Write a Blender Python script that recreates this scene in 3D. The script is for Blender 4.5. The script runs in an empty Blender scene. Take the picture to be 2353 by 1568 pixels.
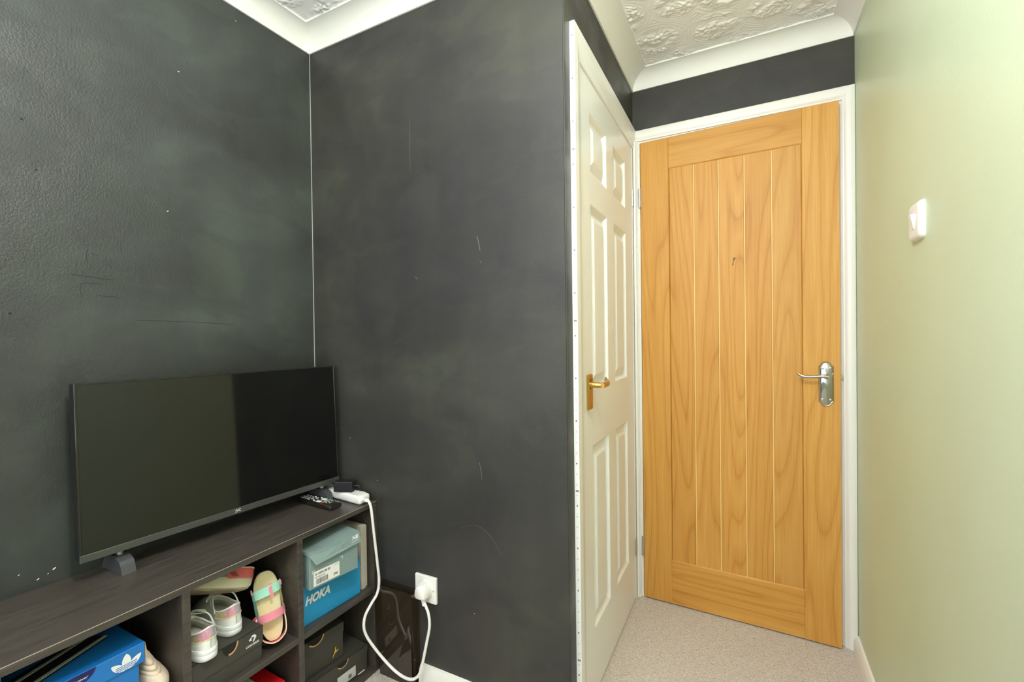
import bpy, bmesh, math, random
from mathutils import Vector, Matrix
random.seed(4)
scene = bpy.context.scene
COL = scene.collection
R = math.radians

# ------------------------------------------------------------------ camera
YAW, PITCH, ROLL, CAM_Z, F_PX = 0.48105, -0.0094, -0.0128, 1.1526, 1050.13
fw = Vector((-math.sin(YAW) * math.cos(PITCH), math.cos(YAW) * math.cos(PITCH), math.sin(PITCH)))
rt = Vector((math.cos(YAW), math.sin(YAW), 0)); up = rt.cross(fw)
rt2 = rt * math.cos(ROLL) + up * math.sin(ROLL); up2 = -rt * math.sin(ROLL) + up * math.cos(ROLL)
cam = bpy.data.cameras.new('camera'); cam_o = bpy.data.objects.new('camera', cam); COL.objects.link(cam_o)
cam.sensor_width = 36; cam.sensor_fit = 'HORIZONTAL'; cam.lens = 36 * F_PX / 2353; cam.clip_start = 0.02
m = Matrix.Identity(4)
for i in range(3):
    m[i][0] = rt2[i]; m[i][1] = up2[i]; m[i][2] = -fw[i]
m[2][3] = CAM_Z
cam_o.matrix_world = m
scene.camera = cam_o

# ------------------------------------------------------------------ world, daylight, exposure
vs = scene.view_settings
vs.view_transform = 'Standard'; vs.look = 'None'; vs.gamma = 1; vs.use_curve_mapping = False
vs.exposure = 0.1
w = bpy.data.worlds.new('daylight'); scene.world = w; w.use_nodes = True
bg = w.node_tree.nodes['Background']; bg.inputs[0].default_value = (0.75, 0.87, 1, 1); bg.inputs[1].default_value = 0.6

def area(name, loc, rot, sx, sy, power, col):
    l = bpy.data.lights.new(name, 'AREA'); l.shape = 'RECTANGLE'; l.size = sx; l.size_y = sy; l.energy = power; l.color = col
    o = bpy.data.objects.new(name, l); COL.objects.link(o); o.location = loc; o.rotation_euler = rot
    return o
# daylight entering through the window in the wall behind the camera
YR = -0.80
area('window_daylight', (-0.555, YR - 0.13, 1.41), (R(90), 0, 0), 1.59, 1.42, 23.5, (0.92, 0.97, 1.0))

# ------------------------------------------------------------------ room numbers (metres)
XA, YB, YD, XE = -1.458, 1.183, 2.041, 0.339
C0 = Vector((-0.4478, 1.183)); C1 = Vector((-0.4535, 2.041))      # return wall, near and far end
ZC, ZT = 2.2187, 2.283                                             # coving foot, ceiling

# ------------------------------------------------------------------ mesh helpers
class MB:
    def __init__(s): s.v = []; s.f = []; s.mi = []
    def add(s, vs, fs, mi=0):
        n = len(s.v); s.v += [tuple(v) for v in vs]
        s.f += [tuple(i + n for i in f) for f in fs]; s.mi += [mi] * len(fs); return s
    def box(s, a, b, bev=0, seg=1, mi=0):
        if bev <= 0:
            x0, y0, z0 = a; x1, y1, z1 = b
            return s.add([(x0,y0,z0),(x1,y0,z0),(x1,y1,z0),(x0,y1,z0),(x0,y0,z1),(x1,y0,z1),(x1,y1,z1),(x0,y1,z1)],
                         [(0,3,2,1),(4,5,6,7),(0,1,5,4),(1,2,6,5),(2,3,7,6),(3,0,4,7)], mi)
        bm = bmesh.new(); bmesh.ops.create_cube(bm, size=1)
        for v in bm.verts:
            v.co = Vector([(a[k] + b[k]) / 2 + v.co[k] * (b[k] - a[k]) for k in range(3)])
        bmesh.ops.bevel(bm, geom=bm.edges[:], offset=bev, segments=seg, profile=0.5, affect='EDGES')
        bm.verts.index_update()
        s.add([v.co for v in bm.verts], [[v.index for v in f.verts] for f in bm.faces], mi); bm.free(); return s
    def prism(s, poly, d0, d1, fn, mi=0):
        """poly of 2-D points, extruded from d0 to d1; fn(p, q, d) gives the 3-D point"""
        n = len(poly)
        vs = [fn(p, q, d0) for p, q in poly] + [fn(p, q, d1) for p, q in poly]
        fs = [tuple(range(n))[::-1], tuple(range(n, 2 * n))] + [(i, (i + 1) % n, n + (i + 1) % n, n + i) for i in range(n)]
        return s.add(vs, fs, mi)
    def tube(s, pts, r, n=8, caps=True, mi=0):
        pts = [Vector(p) for p in pts]; rs = r if isinstance(r, (list, tuple)) else [r] * len(pts)
        rings = []; prev = None
        for i, p in enumerate(pts):
            t = (pts[min(i + 1, len(pts) - 1)] - pts[max(i - 1, 0)]).normalized()
            if prev is None:
                a = Vector((0, 0, 1)) if abs(t.z) < 0.9 else Vector((1, 0, 0)); u = t.cross(a).normalized()
            else:
                u = (prev - t * prev.dot(t)).normalized()
            prev = u; v = t.cross(u)
            rings.append([p + (u * math.cos(2 * math.pi * k / n) + v * math.sin(2 * math.pi * k / n)) * rs[i] for k in range(n)])
        return s.loft(rings, True, caps, mi)
    def loft(s, rings, closed=True, caps=False, mi=0):
        n = len(rings[0]); vs = [p for r_ in rings for p in r_]; fs = []
        for i in range(len(rings) - 1):
            for k in range(n if closed else n - 1):
                a = i * n + k; b = i * n + (k + 1) % n
                fs.append((a, b, b + n, a + n))
        if caps:
            fs.append(tuple(range(n))[::-1]); fs.append(tuple(range((len(rings) - 1) * n, len(rings) * n)))
        return s.add(vs, fs, mi)
    def lathe(s, prof, n, fn, mi=0):
        """prof of (radius, height); fn(x, y, h)"""
        return s.loft([[fn(r_ * math.cos(2 * math.pi * k / n), r_ * math.sin(2 * math.pi * k / n), h) for k in range(n)] for r_, h in prof], True, True, mi)
    def map(s, fn): s.v = [tuple(fn(Vector(v))) for v in s.v]; return s
    def build(s, name, mat, parent=None, smooth=False, angle=40):
        me = bpy.data.meshes.new(name); me.from_pydata(s.v, [], s.f); 
        for mm in (mat if isinstance(mat, (list, tuple)) else [mat]): me.materials.append(mm)
        me.polygons.foreach_set('material_index', s.mi)
        bm = bmesh.new(); bm.from_mesh(me); bmesh.ops.recalc_face_normals(bm, faces=bm.faces[:])
        if smooth:
            for f in bm.faces: f.smooth = True
            for e in bm.edges:
                if len(e.link_faces) == 2 and e.calc_face_angle(0) > R(angle): e.smooth = False
        bm.to_mesh(me); bm.free(); me.update()
        o = bpy.data.objects.new(name, me); COL.objects.link(o)
        if parent: o.parent = parent
        return o
def sheet(pts):  # one flat polygon
    return MB().add(pts, [tuple(range(len(pts)))])
def tag(o, label=None, cat=None, group=None, kind=None):
    if label: o['label'] = label
    if cat: o['category'] = cat
    if group: o['group'] = group
    if kind: o['kind'] = kind
    return o
def empty(name, loc=(0, 0, 0), rz=0, mat=None):
    o = bpy.data.objects.new(name, None); COL.objects.link(o); o.empty_display_size = 0.05
    if mat is not None: o.matrix_world = mat
    else: o.location = loc; o.rotation_euler = (0, 0, rz)
    return o
def frame(o, x, y, z):
    mm = Matrix.Identity(4)
    for i in range(3): mm[i][0] = x[i]; mm[i][1] = y[i]; mm[i][2] = z[i]; mm[i][3] = o[i]
    return mm
def bez(pts, n=8):  # Catmull-Rom through points
    P = [Vector(p) for p in pts]; P = [P[0] * 2 - P[1]] + P + [P[-1] * 2 - P[-2]]; out = []
    for i in range(1, len(P) - 2):
        a, b, c, d = P[i - 1:i + 3]
        for k in range(n):
            t = k / n
            out.append(0.5 * ((2 * b) + (c - a) * t + (2 * a - 5 * b + 4 * c - d) * t * t + (3 * b - a - 3 * c + d) * t ** 3))
    out.append(P[-2]); return out
def text(name, body, o, right, upv, size, mat, parent=None, shear=0, bold=0, sx=1, align='LEFT'):
    """flat lettering as a mesh; o = baseline origin"""
    cu = bpy.data.curves.new('t', 'FONT'); cu.body = body; cu.size = 1; cu.shear = shear; cu.offset = bold; cu.align_x = align; cu.resolution_u = 3
    t = bpy.data.objects.new('t', cu); COL.objects.link(t)
    dg = bpy.context.evaluated_depsgraph_get(); dg.update()
    me = bpy.data.meshes.new_from_object(t.evaluated_get(dg)); bpy.data.objects.remove(t)
    right = Vector(right); upv = Vector(upv)
    for v in me.vertices: v.co = Vector(o) + right * (v.co.x * size * sx) + upv * (v.co.y * size)
    me.name = name; me.materials.clear(); me.materials.append(mat)
    ob = bpy.data.objects.new(name, me); COL.objects.link(ob)
    if parent: ob.parent = parent
    return ob

# ------------------------------------------------------------------ materials
def srgb(r, g, b):
    f = lambda c: (c / 255 / 12.92) if c / 255 <= 0.04045 else ((c / 255 + 0.055) / 1.055) ** 2.4
    return (f(r), f(g), f(b), 1)
def mat(name, col, rough=0.5, metal=0, spec=0.5, coat=0):
    mm = bpy.data.materials.new(name); mm.use_nodes = True; b = mm.node_tree.nodes['Principled BSDF']
    b.inputs['Base Color'].default_value = col; b.inputs['Roughness'].default_value = rough; b.inputs['Metallic'].default_value = metal
    b.inputs['Specular IOR Level'].default_value = spec; b.inputs['Coat Weight'].default_value = coat
    return mm
class NT:
    def __init__(s, mm): s.m = mm; s.t = mm.node_tree; s.b = s.t.nodes['Principled BSDF']; s.tc = s.n('ShaderNodeTexCoord')
    def n(s, typ, **kw):
        nd = s.t.nodes.new(typ)
        for k, v in kw.items(): setattr(nd, k, v)
        return nd
    def L(s, a, b): s.t.links.new(a, b)
    def co(s, scale=(1, 1, 1), loc=(0, 0, 0), rot=(0, 0, 0)):
        mp = s.n('ShaderNodeMapping'); mp.inputs['Scale'].default_value = scale; mp.inputs['Location'].default_value = loc; mp.inputs['Rotation'].default_value = rot
        s.L(s.tc.outputs['Object'], mp.inputs[0]); return mp.outputs[0]
    def noise(s, vec, scale, detail=3, rough=0.5, dist=0):
        nd = s.n('ShaderNodeTexNoise'); nd.inputs['Scale'].default_value = scale; nd.inputs['Detail'].default_value = detail
        nd.inputs['Roughness'].default_value = rough; nd.inputs['Distortion'].default_value = dist; s.L(vec, nd.inputs['Vector']); return nd.outputs[0]
    def ramp(s, fac, stops):
        nd = s.n('ShaderNodeValToRGB'); e = nd.color_ramp.elements
        while len(e) < len(stops): e.new(0.5)
        for i, (p, c) in enumerate(stops): e[i].position = p; e[i].color = c if len(c) == 4 else (*c, 1)
        s.L(fac, nd.inputs[0]); return nd.outputs[0]
    def mix(s, fac, a, b, typ='MIX'):
        nd = s.n('ShaderNodeMix', data_type='RGBA', blend_type=typ)
        for sock, val in ((nd.inputs[0], fac), (nd.inputs[6], a), (nd.inputs[7], b)):
            if isinstance(val, (int, float)): sock.default_value = val
            elif isinstance(val, tuple): sock.default_value = val
            else: s.L(val, sock)
        return nd.outputs[2]
    def math(s, op, a, b=0.0, c=None):
        nd = s.n('ShaderNodeMath', operation=op)
        for i, val in enumerate((a, b, c)):
            if val is None: continue
            if isinstance(val, (int, float)): nd.inputs[i].default_value = val
            else: s.L(val, nd.inputs[i])
        return nd.outputs[0]
    def bump(s, h, dist=0.001, strength=1.0):
        nd = s.n('ShaderNodeBump'); nd.inputs['Distance'].default_value = dist; nd.inputs['Strength'].default_value = strength
        s.L(h, nd.inputs['Height']); s.L(nd.outputs[0], s.b.inputs['Normal']); return nd
    def base(s, c): s.L(c, s.b.inputs['Base Color'])
    def rough(s, c): s.L(c, s.b.inputs['Roughness'])

def dark_paint(name, ca, cb, cc, bump):
    """dark grey-green emulsion: lapped roller patches, brushed-over streaks, orange-peel relief"""
    k = NT(mat(name, ca, 0.5))
    n1 = k.noise(k.co((1, 1, 1.4)), 1.7, 4, 0.55, 0.6)
    n2 = k.noise(k.co((1.2, 1.2, 2.0), rot=(0.35, 0.0, 0.3)), 2.4, 4, 0.5, 0.5)
    n3 = k.noise(k.co((3.0, 3.0, 0.5)), 3.0, 3, 0.6, 0.4)
    patch = k.ramp(n1, [(0.38, ca), (0.50, cb), (0.64, cc)])
    lap = k.ramp(n2, [(0.46, (0, 0, 0)), (0.485, (1, 1, 1)), (0.56, (1, 1, 1)), (0.60, (0.2, 0.2, 0.2))])
    streak = k.ramp(n3, [(0.40, (0.93, 0.93, 0.95)), (0.62, (1.05, 1.05, 1.03))])
    dark = k.mix(1.0, patch, (0.74, 0.73, 0.80, 1), 'MULTIPLY')
    k.base(k.mix(1.0, k.mix(k.math('MULTIPLY', lap, 0.50), patch, dark), streak, 'MULTIPLY'))
    k.rough(k.ramp(n2, [(0.42, (0.40,) * 3), (0.58, (0.56,) * 3)]))
    a = k.noise(k.co(), 190, 3, 0.6); b = k.noise(k.co((1, 1, 0.35)), 26, 3)
    k.bump(k.math('ADD', k.math('MULTIPLY', a, bump), k.math('MULTIPLY', b, 0.5)), 0.0011, 0.8)
    return k.m
M = {}
M['paint_left'] = dark_paint('grey_green_emulsion_rough', srgb(50, 52, 48), srgb(57, 60, 55), srgb(68, 73, 66), 1.2)
M['paint_front'] = dark_paint('grey_green_emulsion', srgb(52, 51, 49), srgb(57, 56, 52), srgb(66, 67, 58), 0.5)
k = NT(mat('sage_emulsion', srgb(210, 214, 178), 0.42))
k.base(k.ramp(k.noise(k.co((1, 1, 0.7)), 1.6, 3, 0.5, 0.4), [(0.3, srgb(200, 212, 178)), (0.7, srgb(210, 222, 190))]))
k.bump(k.math('ADD', k.noise(k.co(), 150, 2), k.math('MULTIPLY', k.noise(k.co(), 9, 3), 2.0)), 0.0006, 0.6); M['sage'] = k.m
def white(name, col, rough, b=0.3):
    k = NT(mat(name, col, rough)); k.bump(k.noise(k.co((1, 1, 0.3)), 60, 3), 0.0006, b); return k.m
M['gloss'] = white('white_gloss_paint', srgb(240, 238, 230), 0.28)
M['cove'] = white('coving_white', srgb(234, 233, 224), 0.7)
M['cream'] = NT(mat('cream_satin_paint', srgb(246, 245, 242), 0.3))
k = M['cream']; k.bump(k.noise(k.co((1, 18, 1.2)), 26, 4, 0.6), 0.0005, 0.5); M['cream'] = k.m
k = NT(mat('bare_plaster_rear', srgb(225, 222, 210), 0.8)); M['rear'] = k.m
M['tape'] = mat('white_edge_tape', srgb(250, 250, 248), 0.35)
M['mark'] = mat('printed_grey', srgb(110, 110, 112), 0.6); M['mark2'] = mat('printed_mauve', srgb(150, 130, 140), 0.6)
M['caulk'] = mat('pale_caulk', srgb(160, 162, 152), 0.6)

# artex ceiling: stippled clumps with combed swirls round them
k = NT(mat('artex', srgb(243, 242, 238), 0.75)); v = k.co()
h = k.noise(v, 90, 3)
k.bump(h, 0.001, 0.5); M['artex'] = k.m

# carpet
k = NT(mat('carpet', srgb(196, 178, 156), 0.95, spec=0.1)); v = k.co((1, 1, 1))
nz = k.noise(v, 210, 2, 0.7); nz2 = k.noise(k.co((1, 2.2, 1), rot=(0, 0, 0.6)), 100, 2, 0.6, 1.5)
sp = k.math('ADD', k.math('MULTIPLY', nz, 0.5), k.math('MULTIPLY', nz2, 0.5))
k.base(k.ramp(sp, [(0.36, srgb(178, 166, 154)), (0.5, srgb(218, 207, 195)), (0.66, srgb(238, 230, 221))]))
k.bump(sp, 0.006, 1.0); M['carpet'] = k.m

def oak(name, horiz):
    k = NT(mat(name, srgb(210, 160, 90), 0.48, spec=0.35))
    oi = k.n('ShaderNodeObjectInfo'); add = k.n('ShaderNodeVectorMath', operation='ADD')
    sc = k.n('ShaderNodeVectorMath', operation='SCALE'); cmb = k.n('ShaderNodeCombineXYZ')
    for i in range(3): k.L(oi.outputs['Random'], cmb.inputs[i])
    k.L(cmb.outputs[0], sc.inputs[0]); sc.inputs['Scale'].default_value = 9.0
    s_ = (0.62, 1, 7.0) if horiz else (7.0, 1, 0.62)
    k.L(k.co(s_), add.inputs[0]); k.L(sc.outputs[0], add.inputs[1]); v = add.outputs[0]
    n0 = k.noise(v, 0.85, 1.2, 0.45, 0.3)
    rg = k.math('FRACT', k.math('MULTIPLY', n0, 13.0))
    line = k.ramp(rg, [(0.0, (0.0,) * 3), (0.12, (0.75,) * 3), (0.55, (1.0,) * 3), (0.93, (0.5,) * 3), (1.0, (0.0,) * 3)])
    fine = k.noise(k.co((2.0, 1, 120) if horiz else (120, 1, 2.0)), 2.0, 4, 0.65)
    big = k.noise(v, 0.5, 2)
    f = k.math('ADD', k.math('MULTIPLY', line, 0.20), k.math('ADD', k.math('MULTIPLY', fine, 0.50), k.math('MULTIPLY', big, 0.38)))
    c = k.ramp(f, [(0.25, srgb(164, 106, 40)), (0.45, srgb(190, 134, 58)), (0.62, srgb(204, 151, 74)), (0.85, srgb(220, 174, 98))])
    tint = k.ramp(oi.outputs['Random'], [(0, (0.94, 0.92, 0.9)), (1, (1.04, 1.03, 1.0))])
    k.base(k.mix(1.0, c, tint, 'MULTIPLY')); k.bump(fine, 0.0006, 0.35); return k.m
M['oak_v'] = oak('oak_upright_grain', False); M['oak_h'] = oak('oak_level_grain', True)
M['groove_light'] = mat('oak_groove_light', srgb(232, 196, 128), 0.45)  # pale colour stands in for light caught along the plank grooves
M['chrome'] = mat('chrome', (0.50, 0.51, 0.49, 1), 0.10, 1)
M['nickel'] = mat('satin_nickel', (0.55, 0.54, 0.5, 1), 0.3, 1)
M['brass'] = mat('brass', (0.58, 0.36, 0.10, 1), 0.26, 1)
k = NT(mat('black_brown_foil', srgb(58, 52, 46), 0.33)); 
gr = k.noise(k.co((50, 2.5, 50)), 3, 4, 0.6)
dust = k.ramp(k.noise(k.co(), 700, 2, 0.7), [(0.62, (0, 0, 0)), (0.75, (1, 1, 1))]); dustm = k.ramp(k.noise(k.co(), 6, 3), [(0.45, (0, 0, 0)), (0.65, (1, 1, 1))])
k.base(k.mix(k.math('MULTIPLY', k.math('MULTIPLY', dust, dustm), 0.30), k.ramp(gr, [(0.35, srgb(62, 56, 50)), (0.7, srgb(82, 75, 68))]), srgb(150, 145, 135)))
k.rough(k.ramp(gr, [(0.3, (0.28,) * 3), (0.7, (0.42,) * 3)])); k.bump(gr, 0.0004, 0.3); M['foil'] = k.m
M['foil_edge'] = mat('worn_board_edge', srgb(188, 180, 166), 0.5)
M['screen'] = mat('tv_screen', (0.0025, 0.0025, 0.0025, 1), 0.06, spec=0.85)
M['black'] = mat('black_plastic', (0.012, 0.012, 0.012, 1), 0.4)
M['black_gloss'] = mat('black_gloss_plastic', (0.02, 0.017, 0.014, 1), 0.12)
k = NT(mat('brushed_dark_bezel', srgb(96, 96, 92), 0.34, 0.6)); k.bump(k.noise(k.co((2, 1, 200)), 4, 2), 0.0002, 0.4); M['bezel'] = k.m
M['wplastic'] = mat('white_plastic', srgb(244, 242, 236), 0.3)
M['wprint'] = mat('white_print', srgb(240, 240, 238), 0.5)
M['kprint'] = mat('black_print', srgb(40, 40, 42), 0.6)
def card(name, c, rough=0.55):
    k = NT(mat(name, c, rough)); n_ = k.noise(k.co(), 14, 3); dk = tuple(x * 0.92 for x in c[:3]) + (1,)
    k.base(k.mix(n_, dk, c)); return k.m
M['blue'] = card('royal_blue_card', srgb(28, 118, 196), 0.35); M['cyan'] = card('bright_blue_card', srgb(38, 150, 200), 0.5)
M['greyblue'] = card('grey_green_card', srgb(134, 154, 150)); M['charcoal'] = card('charcoal_card', srgb(66, 63, 56)); M['kraft'] = card('kraft_edge', srgb(214, 170, 116))
M['red'] = card('red_card', srgb(226, 24, 34), 0.4); M['palegrey'] = card('pale_grey_card', srgb(214, 218, 208)); M['taupe'] = card('taupe_card', srgb(196, 188, 172))
M['dkhole'] = mat('dark_box_inside', (0.012, 0.01, 0.008, 1), 0.9); M['navy'] = mat('navy_print', srgb(20, 26, 92), 0.45); M['yellow'] = mat('gold_print', srgb(232, 184, 44), 0.5)
M['label'] = mat('paper_label', srgb(242, 240, 234), 0.6); M['label_g'] = mat('grey_paper_label', srgb(196, 198, 190), 0.6)
def soft(name, c, rough=0.8, sc=300, b=0.4):
    k = NT(mat(name, c, rough, spec=0.25)); k.bump(k.noise(k.co(), sc, 2), 0.0008, b); return k.m
M['canvas'] = soft('white_leather', srgb(232, 232, 226), 0.55); M['rubber'] = soft('white_rubber', srgb(240, 241, 240), 0.45, 90, 0.15); M['lining'] = soft('grey_lining', srgb(196, 192, 180))
k = NT(mat('glitter', srgb(220, 160, 180), 0.35, 0.35)); vo = k.n('ShaderNodeTexVoronoi'); vo.inputs['Scale'].default_value = 900; k.L(k.co(), vo.inputs['Vector'])
sx = k.n('ShaderNodeSeparateXYZ'); k.L(k.co((1, 1, 1)), sx.inputs[0])
tone = k.ramp(k.math('ADD', k.math('MULTIPLY', sx.outputs[1], 18.0), 0.5), [(0.08, srgb(226, 222, 130)), (0.26, srgb(240, 140, 170)), (0.45, srgb(232, 150, 178)), (0.62, srgb(200, 202, 214)), (0.86, srgb(200, 202, 212)), (0.95, srgb(222, 216, 130))])
k.base(k.mix(0.35, tone, k.ramp(vo.outputs['Color'], [(0.2, (0.25, 0.22, 0.25)), (0.9, (1, 1, 1))]))); M['glitter'] = k.m
M['footbed'] = soft('cream_footbed', srgb(232, 214, 168), 0.8, 200, 0.25); M['eva'] = soft('cream_foam_sole', srgb(226, 220, 190), 0.7, 120, 0.2); M['outsole'] = soft('tan_outsole', srgb(214, 194, 164), 0.8)
M['pink'] = soft('pink_strap', srgb(232, 140, 156)); M['coral'] = soft('coral_strap', srgb(232, 118, 112)); M['mint'] = soft('mint_strap', srgb(168, 226, 204)); M['lemon'] = soft('lemon_strap', srgb(236, 222, 140)); M['green'] = soft('green_strap', srgb(120, 186, 130)); M['piping'] = soft('cream_piping', srgb(240, 228, 200))
M['suede'] = soft('beige_suede', srgb(228, 208, 186), 0.9, 160, 0.6)
M['webbing'] = soft('black_webbing', srgb(22, 22, 24), 0.8); M['greytape'] = soft('pale_ribbed_tape', srgb(176, 180, 168), 0.7)

# ------------------------------------------------------------------ the room
FZ = -0.1
room = [(XA, YR), (XA, YB), tuple(C0), tuple(C1), (XE, YD), (XE, YR)]
def struct(o, label, cat): return tag(o, label, cat, kind='structure')
fl = MB().box((XA - 0.15, YR - 0.15, FZ), (XE + 0.15, YD + 0.75, 0)).build('floor', M['carpet'])
struct(fl, 'beige flecked carpet covering the bedroom floor', 'floor')
ce = MB().box((XA - 0.15, YR - 0.15, ZT), (XE + 0.15, YD + 0.75, ZT + 0.1)).build('ceiling', M['artex'])
struct(ce, 'white artex ceiling with swirled and stippled relief', 'ceiling')
from mathutils import noise as mnoise
def artex_relief(x0, x1, y0, y1, step, seed):
    rnd = random.Random(seed); cs = []
    gx = 0.17
    yy_ = y0
    while yy_ < y1 + gx:
        xx_ = x0 - (0.08 if int((yy_ - y0) / gx) % 2 else 0)
        while xx_ < x1 + gx:
            cs.append((xx_ + rnd.uniform(-0.035, 0.035), yy_ + rnd.uniform(-0.035, 0.035), rnd.uniform(0.8, 1.15), rnd.uniform(0, 6.3))); xx_ += gx
        yy_ += gx
    nx = int((x1 - x0) / step) + 1; ny = int((y1 - y0) / step) + 1; vs_ = []
    for j in range(ny):
        y_ = y0 + (y1 - y0) * j / (ny - 1)
        for i in range(nx):
            x = x0 + (x1 - x0) * i / (nx - 1)
            c = min(cs, key=lambda q_: (q_[0] - x) ** 2 + (q_[1] - y_) ** 2); d_ = math.hypot(c[0] - x, c[1] - y_) / c[2]
            w1 = mnoise.noise(Vector((x * 9, y_ * 9, seed)))
            comb = 0.5 + 0.5 * math.sin((d_ + 0.010 * w1) * 2 * math.pi / 0.0125); env = max(0.0, min(1.0, 0.5 + 1.2 * mnoise.noise(Vector((x * 16, y_ * 16, seed + 5.0)))))
            h_ = 0.0013 * comb * env
            cl_ = max(0.0, 1 - (d_ / 0.080) ** 3)
            if cl_ > 0:
                t_ = 1 - abs(mnoise.noise(Vector((x * 62 + 3 * w1, y_ * 62, seed + 9.0)))) * 2.6
                g_ = mnoise.noise(Vector((x * 24, y_ * 24, seed + 2.0))) + 0.33
                h_ += 0.0062 * cl_ * max(0, t_) * max(0.0, min(1.0, g_ * 2.2))
            vs_.append((x, y_, ZT - 0.0004 - h_))
    mb = MB(); mb.add(vs_, [(j * nx + i, j * nx + i + 1, (j + 1) * nx + i + 1, (j + 1) * nx + i) for j in range(ny - 1) for i in range(nx - 1)])
    return mb.build('artex_relief', M['artex'], ce, smooth=True, angle=180)
artex_relief(-0.386, 0.272, 1.15, 1.974, 0.0034, 1); artex_relief(-1.392, -0.95, 0.62, 1.116, 0.0036, 2)
wl = MB().box((XA - 0.12, YR - 0.12, 0), (XA, YB + 0.12, ZT)).build('wall_left', M['paint_left'])
struct(wl, 'dark grey-green painted wall behind the television', 'wall')
wf = MB().box((XA, YB, 0), (C0.x, YB + 0.1, ZT)).build('wall_front', M['paint_front'])
struct(wf, 'dark grey painted wall above the white socket', 'wall')
cb = MB(); cb.tube(bez([(XA + 0.0015, YB - 0.0015, z_) for z_ in (0.6, 1.0, 1.4, 1.8, 2.2187)], 3), 0.0016, 6)
cb.build('corner_caulk', M['caulk'], wf)
ed = MB(); ed.tube([(C0.x + 0.0, YB + 0.0005, 0.09), (C0.x, YB + 0.0005, 2.2187)], 0.0022, 6); ed.build('corner_bead', M['paint_front'], wf)
# scratches, chips and filler dabs on the two dark walls
M['scratch'] = mat('pale_scratch', srgb(98, 100, 94), 0.6); M['chip'] = mat('bare_chip', srgb(214, 212, 200), 0.7); M['dent'] = mat('dark_dent', srgb(40, 42, 38), 0.8)
def wall_mark(o, pts, rad, m_, nm): MB().tube(bez([Vector(p) for p in pts], 4), rad, 5).build(nm, m_, o)
FB = lambda x, z_: (x, YB - 0.0002, z_); FA = lambda y_, z_: (XA + 0.0002, y_, z_)
wall_mark(wf, [FB(-0.733, 1.458), FB(-0.727, 1.438), FB(-0.722, 1.414)], 0.0009, M['scratch'], 'scratch'); wall_mark(wf, [FB(-0.724, 1.385), FB(-0.718, 1.376)], 0.0007, M['scratch'], 'scratch')
wall_mark(wf, [FB(-0.985, 1.862), FB(-0.987, 1.70)], 0.0003, M['scratch'], 'scratch'); wall_mark(wf, [FB(-0.9715, 1.352), FB(-0.962, 1.344)], 0.0009, M['scratch'], 'scratch')
wall_mark(wf, [FB(-0.735, 0.77), FB(-0.728, 0.74), FB(-0.727, 0.72)], 0.0008, M['scratch'], 'scratch'); wall_mark(wf, [FB(-0.80, 0.56), FB(-0.75, 0.575), FB(-0.70, 0.552), FB(-0.66, 0.50)], 0.0003, M['scratch'], 'scratch')
for y_, z_ in ((0.41, 1.66), (0.432, 1.552), (0.37, 1.655), (0.385, 1.22)): wall_mark(wl, [FA(y_ - 0.0022, z_), FA(y_ + 0.0022, z_ - 0.0008)], 0.0017, M['dent'], 'dent')
for p in ([FA(0.523, 1.385), FA(0.519, 1.37), FA(0.521, 1.348)], [FA(0.53, 1.376), FA(0.536, 1.368)], [FA(0.49, 1.318), FA(0.57, 1.312)], [FA(0.508, 1.262), FA(0.508, 1.296), FA(0.545, 1.300)], [FA(0.54, 1.27), FA(0.585, 1.268)], [FA(0.62, 1.21), FA(0.75, 1.208), FA(0.88, 1.203)]): wall_mark(wl, p, 0.0006, M['dent'], 'scratch')
for y_, z_, q_ in ((0.448, 0.620, 0.0016), (0.420, 0.608, 0.0012), (0.389, 0.632, 0.0009), (0.437, 0.613, 0.0008), (0.62, 2.107, 0.001), (0.905, 2.178, 0.0009), (0.735, 1.93, 0.0011), (0.70, 1.52, 0.0012)): wall_mark(wl, [FA(y_ - q_ * 1.6, z_ - q_), FA(y_ + q_ * 1.6, z_ + q_)], q_, M['chip'], 'chip')
for x, z_ in ((-1.15, 0.66), (-0.76, 0.30), (-1.28, 0.795)): wall_mark(wf, [FB(x - 0.001, z_), FB(x + 0.0012, z_ + 0.0006)], 0.0011, M['chip'], 'chip')
dC = (C1 - C0).normalized(); nC = Vector((dC.y, -dC.x)) 
def fC(v):      # wall-C frame: x = distance y from the near corner's y origin, y = out of the wall, z = up
    p = C0 + dC * (v.x - 1.183) + nC * v.y
    return Vector((p.x, p.y, v.z))
LC = 1.183 + (C1 - C0).length
DOORC = (1.290, 2.022, 1.975)
wr = MB().box((1.183, -0.1, 0), (DOORC[0], 0, ZT)).box((DOORC[0], -0.1, DOORC[2]), (LC + 0.1, 0, ZT)).box((DOORC[1], -0.1, 0), (LC + 0.1, 0, DOORC[2])).map(fC)
wr.v = [tuple(v) for v in wr.v]
wr = wr.build('wall_return', M['paint_front']); struct(wr, 'narrow dark painted return wall framing the white door', 'wall')
OP = (-0.436, 0.302, 2.002)   # oak door opening
wd_ = MB().box((-0.62, YD, 0), (OP[0], YD + 0.1, ZT)).box((OP[0], YD, OP[2]), (OP[1], YD + 0.1, ZT)).box((OP[1], YD, 0), (XE + 0.12, YD + 0.1, ZT))
wd_ = wd_.build('wall_far', M['paint_front']); struct(wd_, 'strip of dark painted wall above the oak door', 'wall')
wg = MB().box((XE, YR - 0.12, 0), (XE + 0.12, YD, ZT)).build('wall_right', M['sage'])
struct(wg, 'pale sage green wall carrying the light switch', 'wall')
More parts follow.
